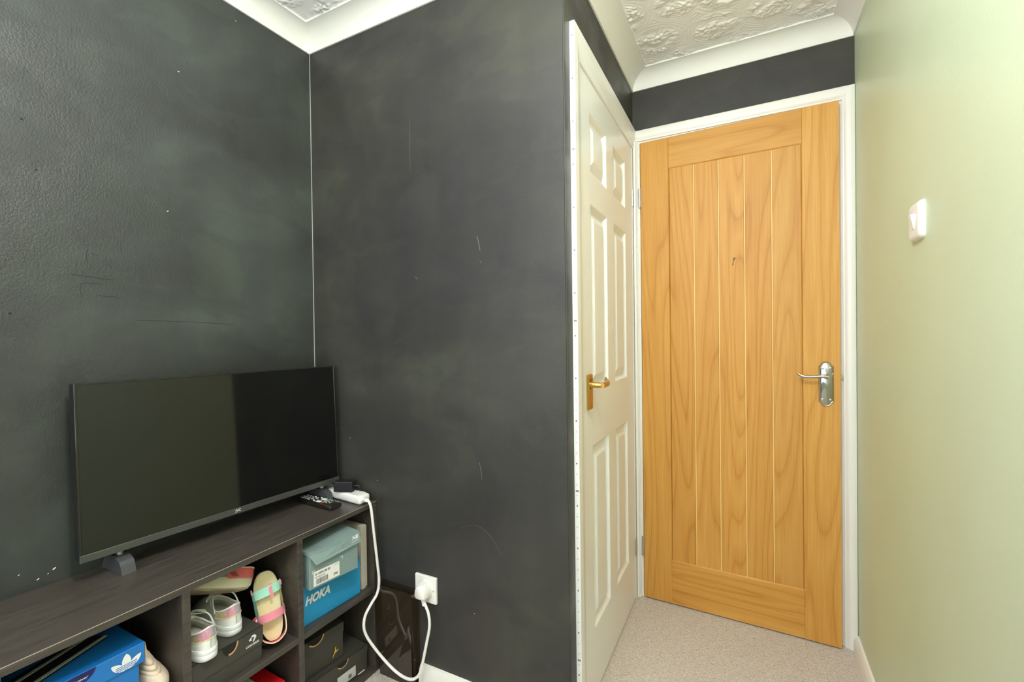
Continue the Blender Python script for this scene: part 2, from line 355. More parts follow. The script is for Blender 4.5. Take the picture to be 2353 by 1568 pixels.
# rear wall with a window (behind the camera)
WX0, WX1, WZ0, WZ1 = -1.35, 0.24, 0.7, 2.12
rw = MB().box((XA, YR - 0.12, 0), (WX0, YR, ZT)).box((WX1, YR - 0.12, 0), (XE, YR, ZT)).box((WX0, YR - 0.12, 0), (WX1, YR, WZ0)).box((WX0, YR - 0.12, WZ1), (WX1, YR, ZT))
rw = rw.build('wall_rear', M['rear']); struct(rw, 'off-white wall with the window behind the viewer', 'wall')
win = empty('window_1', (0, 0, 0)); struct(win, 'white framed window in the wall behind the viewer', 'window')
for a, b in (((WX0, YR - 0.09, WZ0), (WX0 + 0.05, YR - 0.03, WZ1)), ((WX1 - 0.05, YR - 0.09, WZ0), (WX1, YR - 0.03, WZ1)), ((WX0, YR - 0.09, WZ0), (WX1, YR - 0.03, WZ0 + 0.05)), ((WX0, YR - 0.09, WZ1 - 0.05), (WX1, YR - 0.03, WZ1)), ((-0.58, YR - 0.09, WZ0), (-0.53, YR - 0.03, WZ1))):
    MB().box(a, b, 0.004).build('window_frame', M['wplastic'], win)
MB().box((WX0 - 0.03, YR - 0.03, WZ0 - 0.025), (WX1 + 0.03, YR + 0.10, WZ0), 0.005).build('window_sill', M['gloss'], win)
# landing beyond the oak door and the cupboard behind the white one, so the gaps look onto dim space
hb = MB().box((-0.62, YD + 0.75, 0), (XE + 0.15, YD + 0.85, ZT)).box((XE + 0.12, YD, 0), (XE + 0.22, YD + 0.85, ZT)).build('wall_landing', M['rear']); struct(hb, 'landing wall beyond the oak door', 'wall')
cbd = MB().box((XA, YD + 0.75, 0), (-0.62, YD + 0.85, ZT)).box((XA - 0.1, YB + 0.1, 0), (XA, YD + 0.85, ZT)).box((-0.72, YD + 0.1, 0), (-0.62, YD + 0.75, ZT)).build('wall_cupboard', M['rear']); struct(cbd, 'cupboard wall behind the white door', 'wall')

# coving, one length for each wall, mitred at the corners
prof = [(0.0, ZC), (0.005, ZC), (0.005, ZC + 0.004)] + [(0.068 - 0.063 * math.cos(t), ZC + 0.004 + 0.053 * math.sin(t)) for t in [R(x) for x in range(9, 91, 9)]] + [(0.070, ZC + 0.057), (0.070, ZT + 0.001), (0.0, ZT + 0.001)]
def offs(p):
    n = len(room); out = []
    lines = []
    for i in range(n):
        a = Vector(room[i]); b = Vector(room[(i + 1) % n]); t = (b - a).normalized(); nn_ = Vector((t.y, -t.x)); lines.append((a + nn_ * p, t))
    for i in range(n):
        (a, t), (b, s) = lines[i - 1], lines[i]; den = t.x * s.y - t.y * s.x
        u = ((b - a).x * s.y - (b - a).y * s.x) / den; out.append(a + t * u)
    return out
OF = [offs(p) for p, _ in prof]
for i, nm in enumerate(['white coving above the dark television wall', 'white coving along the top of the front dark wall', 'white coving over the white door', 'white coving above the oak door', 'white coving along the sage green wall', 'white coving on the wall behind the viewer']):
    j = (i + 1) % 6; mb = MB()
    mb.loft([[(OF[q_][i].x, OF[q_][i].y, prof[q_][1]) for q_ in range(len(prof))], [(OF[q_][j].x, OF[q_][j].y, prof[q_][1]) for q_ in range(len(prof))]], True, False)
    struct(mb.build('trim_%d' % (i + 1), M['cove'], smooth=True, angle=30), nm, 'coving')

# skirting
def skirt(name, label, pts3, h, t):
    """pts3: two wall points (x, y) and the inward normal"""
    (a, b, nv) = pts3; pf = [(0, 0), (t, 0), (t, h * 0.62), (t * 0.75, h * 0.84), (t * 0.4, h * 0.97), (0, h)]
    mb = MB(); mb.loft([[(p.x + nv[0] * u, p.y + nv[1] * u, z_) for u, z_ in pf] for p in (Vector(a), Vector(b))], True, True)
    return struct(mb.build(name, M['gloss'], smooth=True, angle=35), label, 'skirting board')
skirt('baseboard_right', 'white skirting board along the sage green wall', ((XE, YD - 0.017), (XE, YR), (-1, 0)), 0.056, 0.016)
skirt('baseboard_front', 'white skirting board below the white socket', ((-0.968, YB), (C0.x, YB), (0, -1)), 0.084, 0.017)
skirt('baseboard_rear', 'white skirting board on the wall behind the viewer', ((XA, YR), (XE, YR), (0, 1)), 0.07, 0.016)

# ------------------------------------------------------------------ oak door with its casing
def arch_prof(wd, th): return [(0, 0), (wd, 0), (wd, th * 0.55), (wd * 0.93, th * 0.85), (wd * 0.75, th), (wd * 0.45, th * 0.96), (wd * 0.24, th * 0.78), (wd * 0.14, th * 0.55), (wd * 0.08, th * 0.52), (0, th * 0.50)]
dc = empty('trim_7', (0, YD, 0)); struct(dc, 'white painted frame and architrave round the oak door', 'door frame')
z_in, z_out = 1.997, 2.0435
# right leg fills the space to the sage wall; profile from the opening outwards
def leg(name, xin, xout, top_in, top_out, th=0.018):
    mb = MB(); pf = arch_prof(1, th); wdt = xout - xin
    mb.loft([[(xin + u * wdt, -t_, 0) for u, t_ in pf], [(xin + u * wdt, -t_, top_in + u * (top_out - top_in)) for u, t_ in pf]], True, True)
    return mb.build(name, M['gloss'], dc, smooth=True, angle=35)
leg('architrave_leg', 0.300, XE, z_in, z_out)
leg('architrave_leg', -0.434, -0.4520, z_in, z_out)
mb = MB(); pf = arch_prof(1, 0.018)
mb.loft([[(-0.434 + u * -0.0180, -t_, z_in + u * (z_out - z_in)) for u, t_ in pf], [(0.300 + u * (XE - 0.300), -t_, z_in + u * (z_out - z_in)) for u, t_ in pf]], True, True)
mb.build('architrave_head', M['gloss'], dc, smooth=True, angle=35)
MB().box((OP[0], -0.0005, 0), (-0.4235, 0.1, OP[2])).box((-0.4235, 0.038, 0), (-0.411, 0.06, OP[2])).build('lining', M['gloss'], dc)
MB().box((0.2900, -0.0005, 0), (OP[1], 0.1, OP[2])).box((0.278, 0.038, 0), (0.2905, 0.06, OP[2])).build('lining', M['gloss'], dc)
MB().box((-0.4235, -0.0003, 1.9885), (0.2900, 0.1, OP[2] - 0.0002)).box((-0.411, 0.0382, 1.978), (0.278, 0.0598, 1.9885)).build('lining', M['gloss'], dc)

dA = math.atan2(2.007 - 2.0325, 0.2868 + 0.4199)
d1 = empty('door_1', (-0.4199, 2.0325, 0), dA); struct(d1, 'oak boarded door standing slightly ajar, chrome lever handle', 'door')
DW, DT, Z0, Z1 = 0.7070, 0.035, 0.006, 1.987
PX = [0.1175, 0.2155, 0.3085, 0.4020, 0.4955, 0.5930]; PZ0, PZ1 = 0.190, 1.855
def chamfer_box(x0, x1, z0, z1, y0, y1, c, sides):
    """front face at y0, chamfered on the sides named in sides (l r b t)"""
    l = c if 'l' in sides else 0; r_ = c if 'r' in sides else 0; b = c if 'b' in sides else 0; t = c if 't' in sides else 0
    mb = MB(); A = [(x0 + l, y0, z0 + b), (x1 - r_, y0, z0 + b), (x1 - r_, y0, z1 - t), (x0 + l, y0, z1 - t)]
    B = [(x0, y0 + c, z0), (x1, y0 + c, z0), (x1, y0 + c, z1), (x0, y0 + c, z1)]; C = [(x0, y1, z0), (x1, y1, z0), (x1, y1, z1), (x0, y1, z1)]
    return mb.loft([A, B, C], True, True)
chamfer_box(0, PX[0], Z0, Z1, 0, DT, 0.0025, 'r').build('stile', M['oak_v'], d1)
chamfer_box(PX[5], DW, Z0, Z1, 0, DT, 0.0025, 'l').build('stile', M['oak_v'], d1)
chamfer_box(PX[0], PX[5], PZ1, Z1, 0.0004, DT, 0.004, 'b').build('rail', M['oak_h'], d1)
chamfer_box(PX[0], PX[5], Z0, PZ0, 0.0004, DT, 0.004, 't').build('rail', M['oak_h'], d1)
for i in range(5):
    chamfer_box(PX[i], PX[i + 1], PZ0, PZ1, 0.0045, DT - 0.006, 0.0034, 'lr').build('plank', M['oak_v'], d1)
for x in PX[1:5]:
    MB().box((x - 0.0030, 0.0062, PZ0), (x + 0.0030, 0.0074, PZ1)).build('groove_light', M['groove_light'], d1)
# small dark knot
MB().add([(0.3648 + 0.008 * math.cos(a) * (0.6 + 0.4 * math.sin(3 * a)) + 0.006 * math.sin(a), 0.0042, 1.4453 + 0.016 * math.sin(a) + 0.006 * math.cos(2 * a)) for a in [R(t * 30) for t in range(12)]], [tuple(range(12))]).build('knot', mat('oak_knot', srgb(120, 84, 44), 0.6), d1)
# chrome handle
def plate_poly(cx, cz, hw, hh):
    pts = []
    for sx_, sz_ in ((1, 1), (-1, 1), (-1, -1), (1, -1)):
        q_ = [(hw, hh * 0.77), (hw * 0.97, hh * 0.80), (hw * 0.78, hh * 0.825), (hw * 0.70, hh * 0.87), (hw * 0.58, hh * 0.93), (hw * 0.34, hh * 0.98), (0.0, hh)]
        if sx_ * sz_ < 0: q_ = q_[::-1]
        pts += [(cx + sx_ * a, cz + sz_ * b) for a, b in q_]
    out = []
    for p in pts:
        if not out or (abs(p[0] - out[-1][0]) + abs(p[1] - out[-1][1])) > 1e-6: out.append(p)
    return out[:-1] if abs(out[0][0] - out[-1][0]) + abs(out[0][1] - out[-1][1]) < 1e-6 else out
hd = empty('handle', (0, 0, 0)); hd.parent = d1; hd['label'] = 'chrome lever handle on shaped backplate'
cx, cz, hw, hh = 0.664, 0.965, 0.0232, 0.083
mb = MB(); rings = []
for s_, y_ in ((1.0, 0.0), (1.0, -0.002), (0.90, -0.005), (0.84, -0.0045), (0.80, -0.0055)):
    hs = s_ if s_ > 0.95 else s_
    rings.append([(cx + (p - cx) * hs, y_, cz + (q_ - cz) * (1 - (1 - hs) * 0.35)) for p, q_ in plate_poly(cx, cz, hw, hh)])
mb.loft(rings, True, True).build('backplate', M['chrome'], hd, smooth=True, angle=50)
for x in (0.6525, 0.6765):
    for z_ in (1.0235, 0.9085):
        MB().lathe([(0.0038, -0.0048), (0.0038, -0.0068), (0.002, -0.0074)], 12, lambda a, b, h, x=x, z_=z_: (x + a, h, z_ + b)).build('screw', M['nickel'], hd, smooth=True)
mb = MB().lathe([(0.0105, -0.004), (0.0105, -0.012), (0.0085, -0.020), (0.0085, -0.038), (0.0065, -0.043)], 16, lambda a, b, h: (0.664 + a, h, 0.994 + b))
mb.build('neck', M['chrome'], hd, smooth=True)
pts = bez([(0.668, -0.040, 0.994), (0.652, -0.0415, 0.9965), (0.632, -0.042, 0.9945), (0.606, -0.041, 0.9925), (0.586, -0.038, 0.9965), (0.576, -0.034, 1.004)], 5)
MB().tube(pts, [0.0082 - 0.003 * min(1, i / 8) for i in range(len(pts))], 10).build('lever', M['chrome'], hd, smooth=True)
for zc_ in (1.749, 0.229):
    hg = empty('hinge'); hg.parent = d1
    MB().lathe([(0.0055, zc_ - 0.0405), (0.0055, zc_ + 0.0405)], 10, lambda a, b, h: (-0.003 + a, -0.003 + b, h)).build('hinge_barrel', M['nickel'], hg, smooth=True)
    MB().box((-0.0005, -0.0006, zc_ - 0.04), (0.003, 0.0002, zc_ + 0.04)).build('hinge_leaf', M['nickel'], hg)
lt = MB().box((DW, 0.010, 0.955), (DW + 0.0012, 0.026, 1.02)).box((DW, 0.013, 0.985), (DW + 0.008, 0.023, 0.997)).build('latch', M['brass'], d1)

# ------------------------------------------------------------------ white six-panel door and casing in the return wall
wc = empty('trim_8'); struct(wc, 'cream architrave round the white door with taped front edge', 'door frame')
AI, AO, ZI, ZO, TH = 1.3045, 1.2335, 1.966, 2.043, 0.0150
pf = [(0, 0), (1, 0), (1, TH), (0.62, TH * 0.98), (0.5, TH * 0.90), (0.36, TH * 0.62), (0.14, TH * 0.60), (0.06, TH * 0.42), (0, TH * 0.40)]
mb = MB(); mb.loft([[(AI + u * (AO - AI), t_, 0) for u, t_ in pf], [(AI + u * (AO - AI), t_, ZI + u * (ZO - ZI)) for u, t_ in pf]], True, True)
mb.map(fC).build('architrave_leg', M['cream'], wc, smooth=True, angle=30)
mb = MB(); mb.loft([[(AI + u * (AO - AI), t_, ZI + u * (ZO - ZI)) for u, t_ in pf], [(LC - 0.019, t_, ZI + u * (ZO - ZI)) for u, t_ in pf]], True, True)
mb.map(fC).build('architrave_head', M['cream'], wc, smooth=True, angle=30)
MB().box((2.006, -0.09, 0), (LC - 0.02, 0.003, ZI + 0.02)).map(fC).build('lining', M['gloss'], wc)
MB().box((1.291, -0.09, 0), (1.3025, 0.0025, ZI + 0.02)).map(fC).build('lining', M['cream'], wc)
MB().box((1.291, -0.09, 1.9625), (LC - 0.02, 0.0025, 1.975)).map(fC).build('lining', M['cream'], wc)
MB().box((AO - 0.0012, 0.0, 0.004), (AO, TH + 0.0003, ZO - 0.012), 0.0004).map(fC).build('edge_tape', M['tape'], wc)
marks = MB(); z_ = 0.06; i = 0
while z_ < 2.0:
    marks.box((AO - 0.0015, 0.006, z_), (AO - 0.0011, 0.0095, z_ + (0.0035 if i % 4 else 0.0045)), mi=0 if i % 4 == 0 else 1)
    if i % 16 == 5: marks.box((AO - 0.0015, 0.004, z_ + 0.012), (AO - 0.0011, 0.013, z_ + 0.017), mi=2)
    z_ += 0.0303; i += 1
mk = marks.map(fC).build('printed_marks', [M['mark'], mat('printed_pale', srgb(205, 205, 205), 0.6), M['mark2']], wc); mk['kind'] = 'stuff'

d2 = empty('door_2'); struct(d2, 'white six-panel moulded door with brass lever handle', 'door')
LX0, LX1, LZ0, LZ1 = 1.3040, 2.0045, 0.005, 1.961
cols = [(1.405, 1.600), (1.692, 1.882)]; rows = [(0.213, 0.803), (0.980, 1.572), (1.672, 1.862)]
xs = [LX0, 1.405, 1.600, 1.692, 1.882, LX1]; zs = [LZ0, 0.213, 0.803, 0.980, 1.572, 1.672, 1.862, LZ1]
mb = MB(); NX = len(xs); vid = lambda a, b, l: (b * NX + a) * 2 + l
mb.v = [(x, y_, z_) for z_ in zs for x in xs for y_ in (0.0, -0.035)]
for b in range(len(zs) - 1):
    for a in range(NX - 1):
        if a in (1, 3) and b in (1, 3, 5): continue
        for l in (0, 1): mb.f.append((vid(a, b, l), vid(a + 1, b, l), vid(a + 1, b + 1, l), vid(a, b + 1, l)))
for a in range(NX - 1):
    for b in (0, len(zs) - 1): mb.f.append((vid(a, b, 0), vid(a + 1, b, 0), vid(a + 1, b, 1), vid(a, b, 1)))
for b in range(len(zs) - 1):
    for a in (0, NX - 1): mb.f.append((vid(a, b, 0), vid(a, b + 1, 0), vid(a, b + 1, 1), vid(a, b, 1)))
mb.mi = [0] * len(mb.f)
mb.map(lambda v: fC(Vector((v.x, v.y + 0.0015, v.z)))).build('leaf', M['cream'], d2)
for (x0, x1) in cols:
    for (z0, z1) in rows:
        rings = []
        for ins, dep in ((0, 0), (0.003, -0.0015), (0.014, -0.0130), (0.019, -0.0140), (0.046, -0.0022), (0.050, -0.0018)):
            rings.append([(x0 + ins, dep + 0.0015, z0 + ins), (x1 - ins, dep + 0.0015, z0 + ins), (x1 - ins, dep + 0.0015, z1 - ins), (x0 + ins, dep + 0.0015, z1 - ins)])
        mb = MB().loft(rings, True, False); n_ = len(mb.v); mb.f.append((n_ - 4, n_ - 3, n_ - 2, n_ - 1)); mb.mi.append(0)
        mb.map(fC).build('panel', M['cream'], d2)
hd = empty('handle'); hd.parent = d2; hd['label'] = 'brass lever handle with long backplate'
MB().box((1.345, 0.0015, 0.922), (1.387, 0.0105, 1.033), 0.0035).map(fC).build('backplate', M['brass'], hd)
for z_ in (1.020, 0.934):
    for x in (1.3555, 1.3765):
        MB().lathe([(0.0032, 0.0095), (0.0032, 0.0112), (0.0015, 0.0115)], 10, lambda a, b, h, x=x, z_=z_: fC(Vector((x + a, h, z_ + b)))).build('screw', M['brass'], hd)
MB().lathe([(0.013, 0.009), (0.013, 0.014), (0.0095, 0.018), (0.0085, 0.044)], 14, lambda a, b, h: fC(Vector((1.366 + a, h, 1.000 + b)))).build('neck', M['brass'], hd, smooth=True)
lp = [(1.360, 0.046, 1.000), (1.385, 0.0475, 1.0005), (1.412, 0.047, 1.0005), (1.430, 0.045, 1.001), (1.462, 0.030, 1.0065)]
lr = [(0.0085, 0.0085), (0.009, 0.009), (0.0095, 0.009), (0.0075, 0.011), (0.005, 0.011)]
mb = MB().loft([[fC(Vector((p[0], p[1] + r_[0] * math.cos(a), p[2] + r_[1] * math.sin(a)))) for a in [2 * math.pi * t / 12 for t in range(12)]] for p, r_ in zip(lp, lr)], True, True)
mb.build('lever', M['brass'], hd, smooth=True, angle=50)
for zc_ in (1.747, 0.226):
    MB().lathe([(0.0045, zc_ - 0.036), (0.0045, zc_ + 0.036)], 10, lambda a, b, h: fC(Vector((2.0052 + a, 0.0035 + b, h)))).build('hinge', M['nickel'], d2, smooth=True)

# ------------------------------------------------------------------ switch and socket
ls = empty('light_switch', (XE, 1.3385, 1.401)); tag(ls, 'white one-gang rocker light switch on the sage wall', 'light switch')
def pillow(hw_, hh_, dep, n=5, cr=0.012):
    rings = []
    for i in range(n + 1):
        t = i / n; ins = 0.010 * (1 - math.cos(t * math.pi / 2)) ; d_ = dep * math.sin(t * math.pi / 2)
        pts = []
        for cxs, czs, a0 in ((1, 1, 0), (-1, 1, 90), (-1, -1, 180), (1, -1, 270)):
            for a in (0, 30, 60, 90):
                pts.append((-d_, cxs * (hw_ - ins - cr) + cr * math.cos(R(a0 + a)), czs * (hh_ - ins - cr) + cr * math.sin(R(a0 + a))))
        rings.append(pts)
    return MB().loft(rings, True, True)
pillow(0.0405, 0.0425, 0.0115).build('plate', M['wplastic'], ls, smooth=True, angle=60)
MB().add([(-0.0112, -0.007, -0.017), (-0.0112, 0.007, -0.017), (-0.0112, 0.007, 0.017), (-0.0112, -0.007, 0.017), (-0.0125, -0.007, -0.017), (-0.0125, 0.007, -0.017), (-0.0185, 0.007, 0.015), (-0.0185, -0.007, 0.015)],
         [(0, 1, 2, 3), (4, 5, 6, 7), (0, 1, 5, 4), (1, 2, 6, 5), (2, 3, 7, 6), (3, 0, 4, 7)]).build('rocker', M['wplastic'], ls)
for y_ in (-0.030, 0.030): MB().lathe([(0.0028, -0.0095), (0.0028, -0.0112), (0.0012, -0.0112)], 10, lambda a, b, h, y_=y_: (h, y_ + a, b)).build('screw', M['nickel'], ls)

so = empty('wall_socket', (-0.941, YB, 0.337)); tag(so, 'white single switched wall socket on the front dark wall', 'socket')
MB().box((-0.0425, -0.010, -0.0425), (0.0425, 0.0, 0.0425), 0.0018).build('plate', M['wplastic'], so)
MB().box((0.014, -0.0150, 0.000), (0.024, -0.0095, 0.020), 0.001).build('rocker', M['wplastic'], so)
for x in (-0.032, 0.032): MB().lathe([(0.0028, -0.0095), (0.0028, -0.0104), (0.001, -0.0104)], 10, lambda a, b, h, x=x: (x + a, h, b)).build('screw', M['nickel'], so)

# ------------------------------------------------------------------ low bookcase
XF = -1.155; XB = -1.4565; YL, YR_ = 0.266, 1.1815
bk = empty('bookcase', (0, 0, 0)); tag(bk, 'long low black-brown cube bookcase below the television', 'bookcase')
def board(name, a, b, edge=True):
    o = MB().box(a, b, 0.0007).build(name, M['foil'], bk)
    return o
board('top_board', (XB, YL, 0.5725), (XF, YR_, 0.589))
board('bottom_board', (XB, YL, 0.001), (XF, YR_, 0.0175))
board('side_panel', (XB, YL, 0.0176), (XF, YL + 0.018, 0.5724)); board('side_panel', (XB, 1.1635, 0.0176), (XF, YR_, 0.5724))
board('divider', (XB, 0.568, 0.0176), (XF, 0.586, 0.5724)); board('divider', (XB, 0.868, 0.0176), (XF, 0.886, 0.5724))
for y0, y1 in ((YL + 0.0181, 0.5679), (0.5861, 0.8679), (0.8861, 1.1634)): board('shelf', (XB + 0.008, y0, 0.2785), (XF, y1, 0.296))
board('back_panel', (XB - 0.0004, YL + 0.0181, 0.0176), (XB + 0.0045, 1.1634, 0.5724))
# worn pale line along the front top edge
MB().box((XF - 0.0006, YL, 0.5882), (XF + 0.0002, YR_, 0.5891)).build('worn_edge', M['foil_edge'], bk)

M['footplastic'] = mat('dark_grey_plastic', srgb(74, 74, 76), 0.32)
dm = MB(); rd = random.Random(7)
for i in range(120):
    x = rd.uniform(XB + 0.01, XF - 0.01); y_ = YL + (YR_ - YL) * rd.random() ** 1.6; q_ = rd.uniform(0.0003, 0.0011); a = rd.uniform(0, 3.1)
    if rd.random() < 0.4: x = -1.36 + rd.gauss(0, 0.03); y_ = 0.50 + rd.gauss(0, 0.05)
    dm.add([(x + q_ * math.cos(a), y_ + q_ * math.sin(a), 0.5892), (x - q_ * 0.5 * math.sin(a), y_ + q_ * 0.5 * math.cos(a), 0.5893), (x - q_ * math.cos(a), y_ - q_ * math.sin(a), 0.5892), (x + q_ * 0.5 * math.sin(a), y_ - q_ * 0.5 * math.cos(a), 0.5893)], [(0, 1, 2, 3)])
dm.build('dust', mat('dust_fleck', srgb(190, 186, 174), 0.9), bk)['kind'] = 'stuff'
# ------------------------------------------------------------------ television
X_ = Vector((0.053, 0.697, 0)).normalized(); Zv = Vector((-0.041, 0, 1)); Zv = (Zv - X_ * Zv.dot(X_)).normalized(); Yv = Zv.cross(X_)
tv = empty('television', mat=frame((-1.366, 0.463, 0.643), X_, Yv, Zv)); tag(tv, 'black flat-screen television standing on the bookcase', 'television')
TW, THt = 0.699, 0.414
MB().box((0, 0.004, 0), (TW, 0.034, THt), 0.003, 2).box((0.08, 0.034, 0.03), (TW - 0.08, 0.050, 0.26), 0.006).build('housing', M['black'], tv)
fr = MB(); b_ = 0.0045
fr.box((0, 0, 0.018), (b_, 0.006, THt), 0.0008).box((TW - b_, 0, 0.018), (TW, 0.006, THt), 0.0008).box((b_, 0, THt - b_), (TW - b_, 0.006, THt), 0.0008)
fr.build('bezel_frame', M['black_gloss'], tv)
MB().box((0, -0.003, 0), (TW, 0.006, 0.0175), 0.001).build('bottom_bezel', M['bezel'], tv)
MB().box((b_, 0.0012, 0.0175), (TW - b_, 0.005, THt - b_)).build('screen', M['screen'], tv)
text('lettering', 'JVC', (0.341, -0.0034, 0.0068), (1, 0, 0), (0, 0, 1), 0.0105, M['wprint'], tv, bold=0.02, sx=0.95)
MB().box((0.271, 0.001, -0.005), (0.305, 0.012, 0.0002), 0.001).build('sensor', M['black_gloss'], tv)
inv = tv.matrix_world.inverted()
def foot(yw, xf, w2):
    f_ = empty('foot'); f_.parent = tv
    zt = 0.5894; pr = [(xf, zt), (xf - 0.008, zt + 0.022), (xf - 0.014, zt + 0.030), (xf - 0.04, zt + 0.040), (xf - 0.085, zt + 0.036), (xf - 0.105, zt)]
    mb = MB(); mb.prism(pr, yw - w2, yw + w2, lambda p, q_, d_: inv @ Vector((p, d_, q_)))
    mb.build('foot_block', M['footplastic'], f_)
    MB().tube([inv @ Vector((xf - 0.045, yw, zt + 0.03)), inv @ Vector((xf - 0.045, yw, zt + 0.058))], 0.0085, 12).build('foot_stem', M['nickel'], f_, smooth=True)
foot(0.546, -1.341, 0.0145); foot(1.1105, -1.300, 0.0115)

# ------------------------------------------------------------------ on the bookcase top
rc = empty('remote_control', mat=Matrix.Translation((-1.306, 1.0685, 0.5895)) @ Matrix.Rotation(R(-2.5), 4, 'Z')); tag(rc, 'black television remote with white and coloured buttons beside the power strip', 'remote control')
mb = MB(); prr = [(-0.024, 0.004), (-0.018, 0.0), (0.018, 0.0), (0.024, 0.004), (0.0235, 0.014), (0.021, 0.0165), (-0.021, 0.0165), (-0.0235, 0.014)]
rings = []
for x, s_ in ((-0.087, 0.86), (-0.084, 1.0), (0.080, 1.0), (0.086, 0.88)): rings.append([(x, p * s_, q_ * (0.85 if s_ < 1 else 1) + (0.001 if s_ < 1 else 0)) for p, q_ in prr])
mb.loft(rings, True, True).build('body', M['black_gloss'], rc, smooth=True, angle=50)
def btn(x, y_, sx_, sy_, m_, h_=0.0016): MB().box((x - sx_, y_ - sy_, 0.0162), (x + sx_, y_ + sy_, 0.0165 + h_), 0.0004).build('button', m_, rc)
cb_ = {c: mat('button_' + c, srgb(*v_), 0.45) for c, v_ in dict(white=(236, 236, 230), red=(214, 70, 66), green=(120, 190, 170), amber=(206, 178, 90), blue=(90, 160, 200)).items()}
for i, x in enumerate((-0.076, -0.066, -0.056, -0.046)):
    for y_ in (-0.013, -0.002, 0.010): btn(x, y_, 0.0022, 0.0022, cb_['white'])
for a in range(0, 360, 60): btn(-0.022 + 0.010 * math.cos(R(a)), 0.010 * math.sin(R(a)), 0.0018, 0.0018, cb_['white'])
for x, y_ in ((-0.036, -0.015), (-0.036, 0.013), (-0.006, -0.016), (-0.006, 0.015)): btn(x, y_, 0.0035, 0.0022, cb_['white'])
btn(0.014, -0.012, 0.010, 0.0062, cb_['white']); btn(0.014, 0.010, 0.010, 0.0062, cb_['white'])
for y_, c in ((-0.0155, 'red'), (-0.0055, 'green'), (0.004, 'amber'), (0.0145, 'blue')): btn(0.036, y_, 0.0042, 0.0036, cb_[c])
for y_ in (-0.010, 0.0, 0.011): btn(0.050, y_, 0.0017, 0.0017, cb_['white'])
text('lettering', 'JVC', (0.062, -0.007, 0.0168), (0, 1, 0), (-1, 0, 0), 0.007, M['wprint'], rc, bold=0.03)

el = empty('extension_lead', mat=Matrix.Translation((-1.288, 1.1505, 0.5895)) @ Matrix.Rotation(R(-4), 4, 'Z')); tag(el, 'white four-socket extension lead on the bookcase plugged into the wall socket', 'extension lead')
MB().box((-0.115, -0.024, 0), (0.119, 0.024, 0.030), 0.009, 3).build('strip_body', M['wplastic'], el, smooth=True, angle=60)
for i in range(4):
    x = 0.082 - i * 0.050
    so_ = MB().box((x - 0.0195, -0.0195, 0.0298), (x + 0.0195, 0.0195, 0.0306), 0.0003).build('outlet', M['wplastic'], el)
    MB().box((x - 0.001, 0.006, 0.0304), (x + 0.001, 0.013, 0.0309)).box((x - 0.009, -0.006, 0.0304), (x - 0.005, -0.004, 0.0309)).box((x + 0.005, -0.006, 0.0304), (x + 0.009, -0.004, 0.0309)).build('slots', M['label_g'], so_)
inv2 = el.matrix_world.inverted()
MB().tube([(0.117, -0.006, 0.016), (0.130, -0.010, 0.018), (0.146, -0.016, 0.021)], [0.0085, 0.0075, 0.006], 10).build('strain_relief', M['wplastic'], el, smooth=True)
cp = [(-1.150, 1.128, 0.611), (-1.136, 1.124, 0.610), (-1.125, 1.125, 0.585), (-1.122, 1.133, 0.50), (-1.120, 1.144, 0.40), (-1.120, 1.151, 0.335), (-1.121, 1.143, 0.294), (-1.123, 1.116, 0.270), (-1.123, 1.091, 0.248), (-1.120, 1.080, 0.222), (-1.115, 1.082, 0.194), (-1.102, 1.093, 0.160), (-1.065, 1.105, 0.116), (-1.018, 1.114, 0.081), (-0.976, 1.119, 0.069), (-0.947, 1.124, 0.076), (-0.930, 1.131, 0.103), (-0.913, 1.140, 0.188), (-0.905, 1.146, 0.240), (-0.9115, 1.150, 0.276), (-0.922, 1.151, 0.296), (-0.930, 1.151, 0.312)]
MB().tube([inv2 @ p for p in bez(cp, 6)], 0.0046, 8, True).build('cable', M['wplastic'], el, smooth=True)
pg = MB()
def plug_ring(y_, s_): return [inv2 @ Vector((-0.938 + px_ * s_, y_, 0.340 + pz_ * s_)) for px_, pz_ in ((-0.024, -0.016), (-0.017, -0.024), (0.017, -0.024), (0.024, -0.016), (0.022, 0.008), (0.010, 0.024), (-0.010, 0.024), (-0.022, 0.008))]
pg.loft([plug_ring(1.1725, 0.95), plug_ring(1.168, 1.0), plug_ring(1.155, 1.0), plug_ring(1.140, 0.86), plug_ring(1.137, 0.72)], True, True)
pl = pg.build('plug', M['wplastic'], el, smooth=True, angle=50)
MB().tube([inv2 @ Vector((-0.933, 1.152, 0.320)), inv2 @ Vector((-0.929, 1.151, 0.298))], [0.008, 0.0062], 10).build('plug_sleeve', M['wplastic'], pl, smooth=True)

ad = empty('power_adapter', mat=Matrix.Translation((-1.262, 1.1400, 0.6205)) @ Matrix.Rotation(R(22), 4, 'Z')); tag(ad, 'small black mains adapter plugged into the white power strip', 'adapter')
MB().box((-0.034, -0.017, 0.0), (0.034, 0.017, 0.036), 0.003, 2).build('body', M['black'], ad)
MB().box((-0.0355, -0.012, 0.004), (-0.0338, 0.012, 0.030), 0.0005).build('end_cap', M['black_gloss'], ad)
MB().tube(bez([(0.033, 0, 0.018), (0.048, 0.002, 0.019), (0.054, 0.004, 0.006), (0.050, 0.004, -0.026)], 5), 0.003, 8).build('lead', M['black'], ad, smooth=True)

# ------------------------------------------------------------------ shoe boxes
def box_root(name, loc, rz, label): 
    return tag(empty(name, loc, rz), label, 'shoe box')
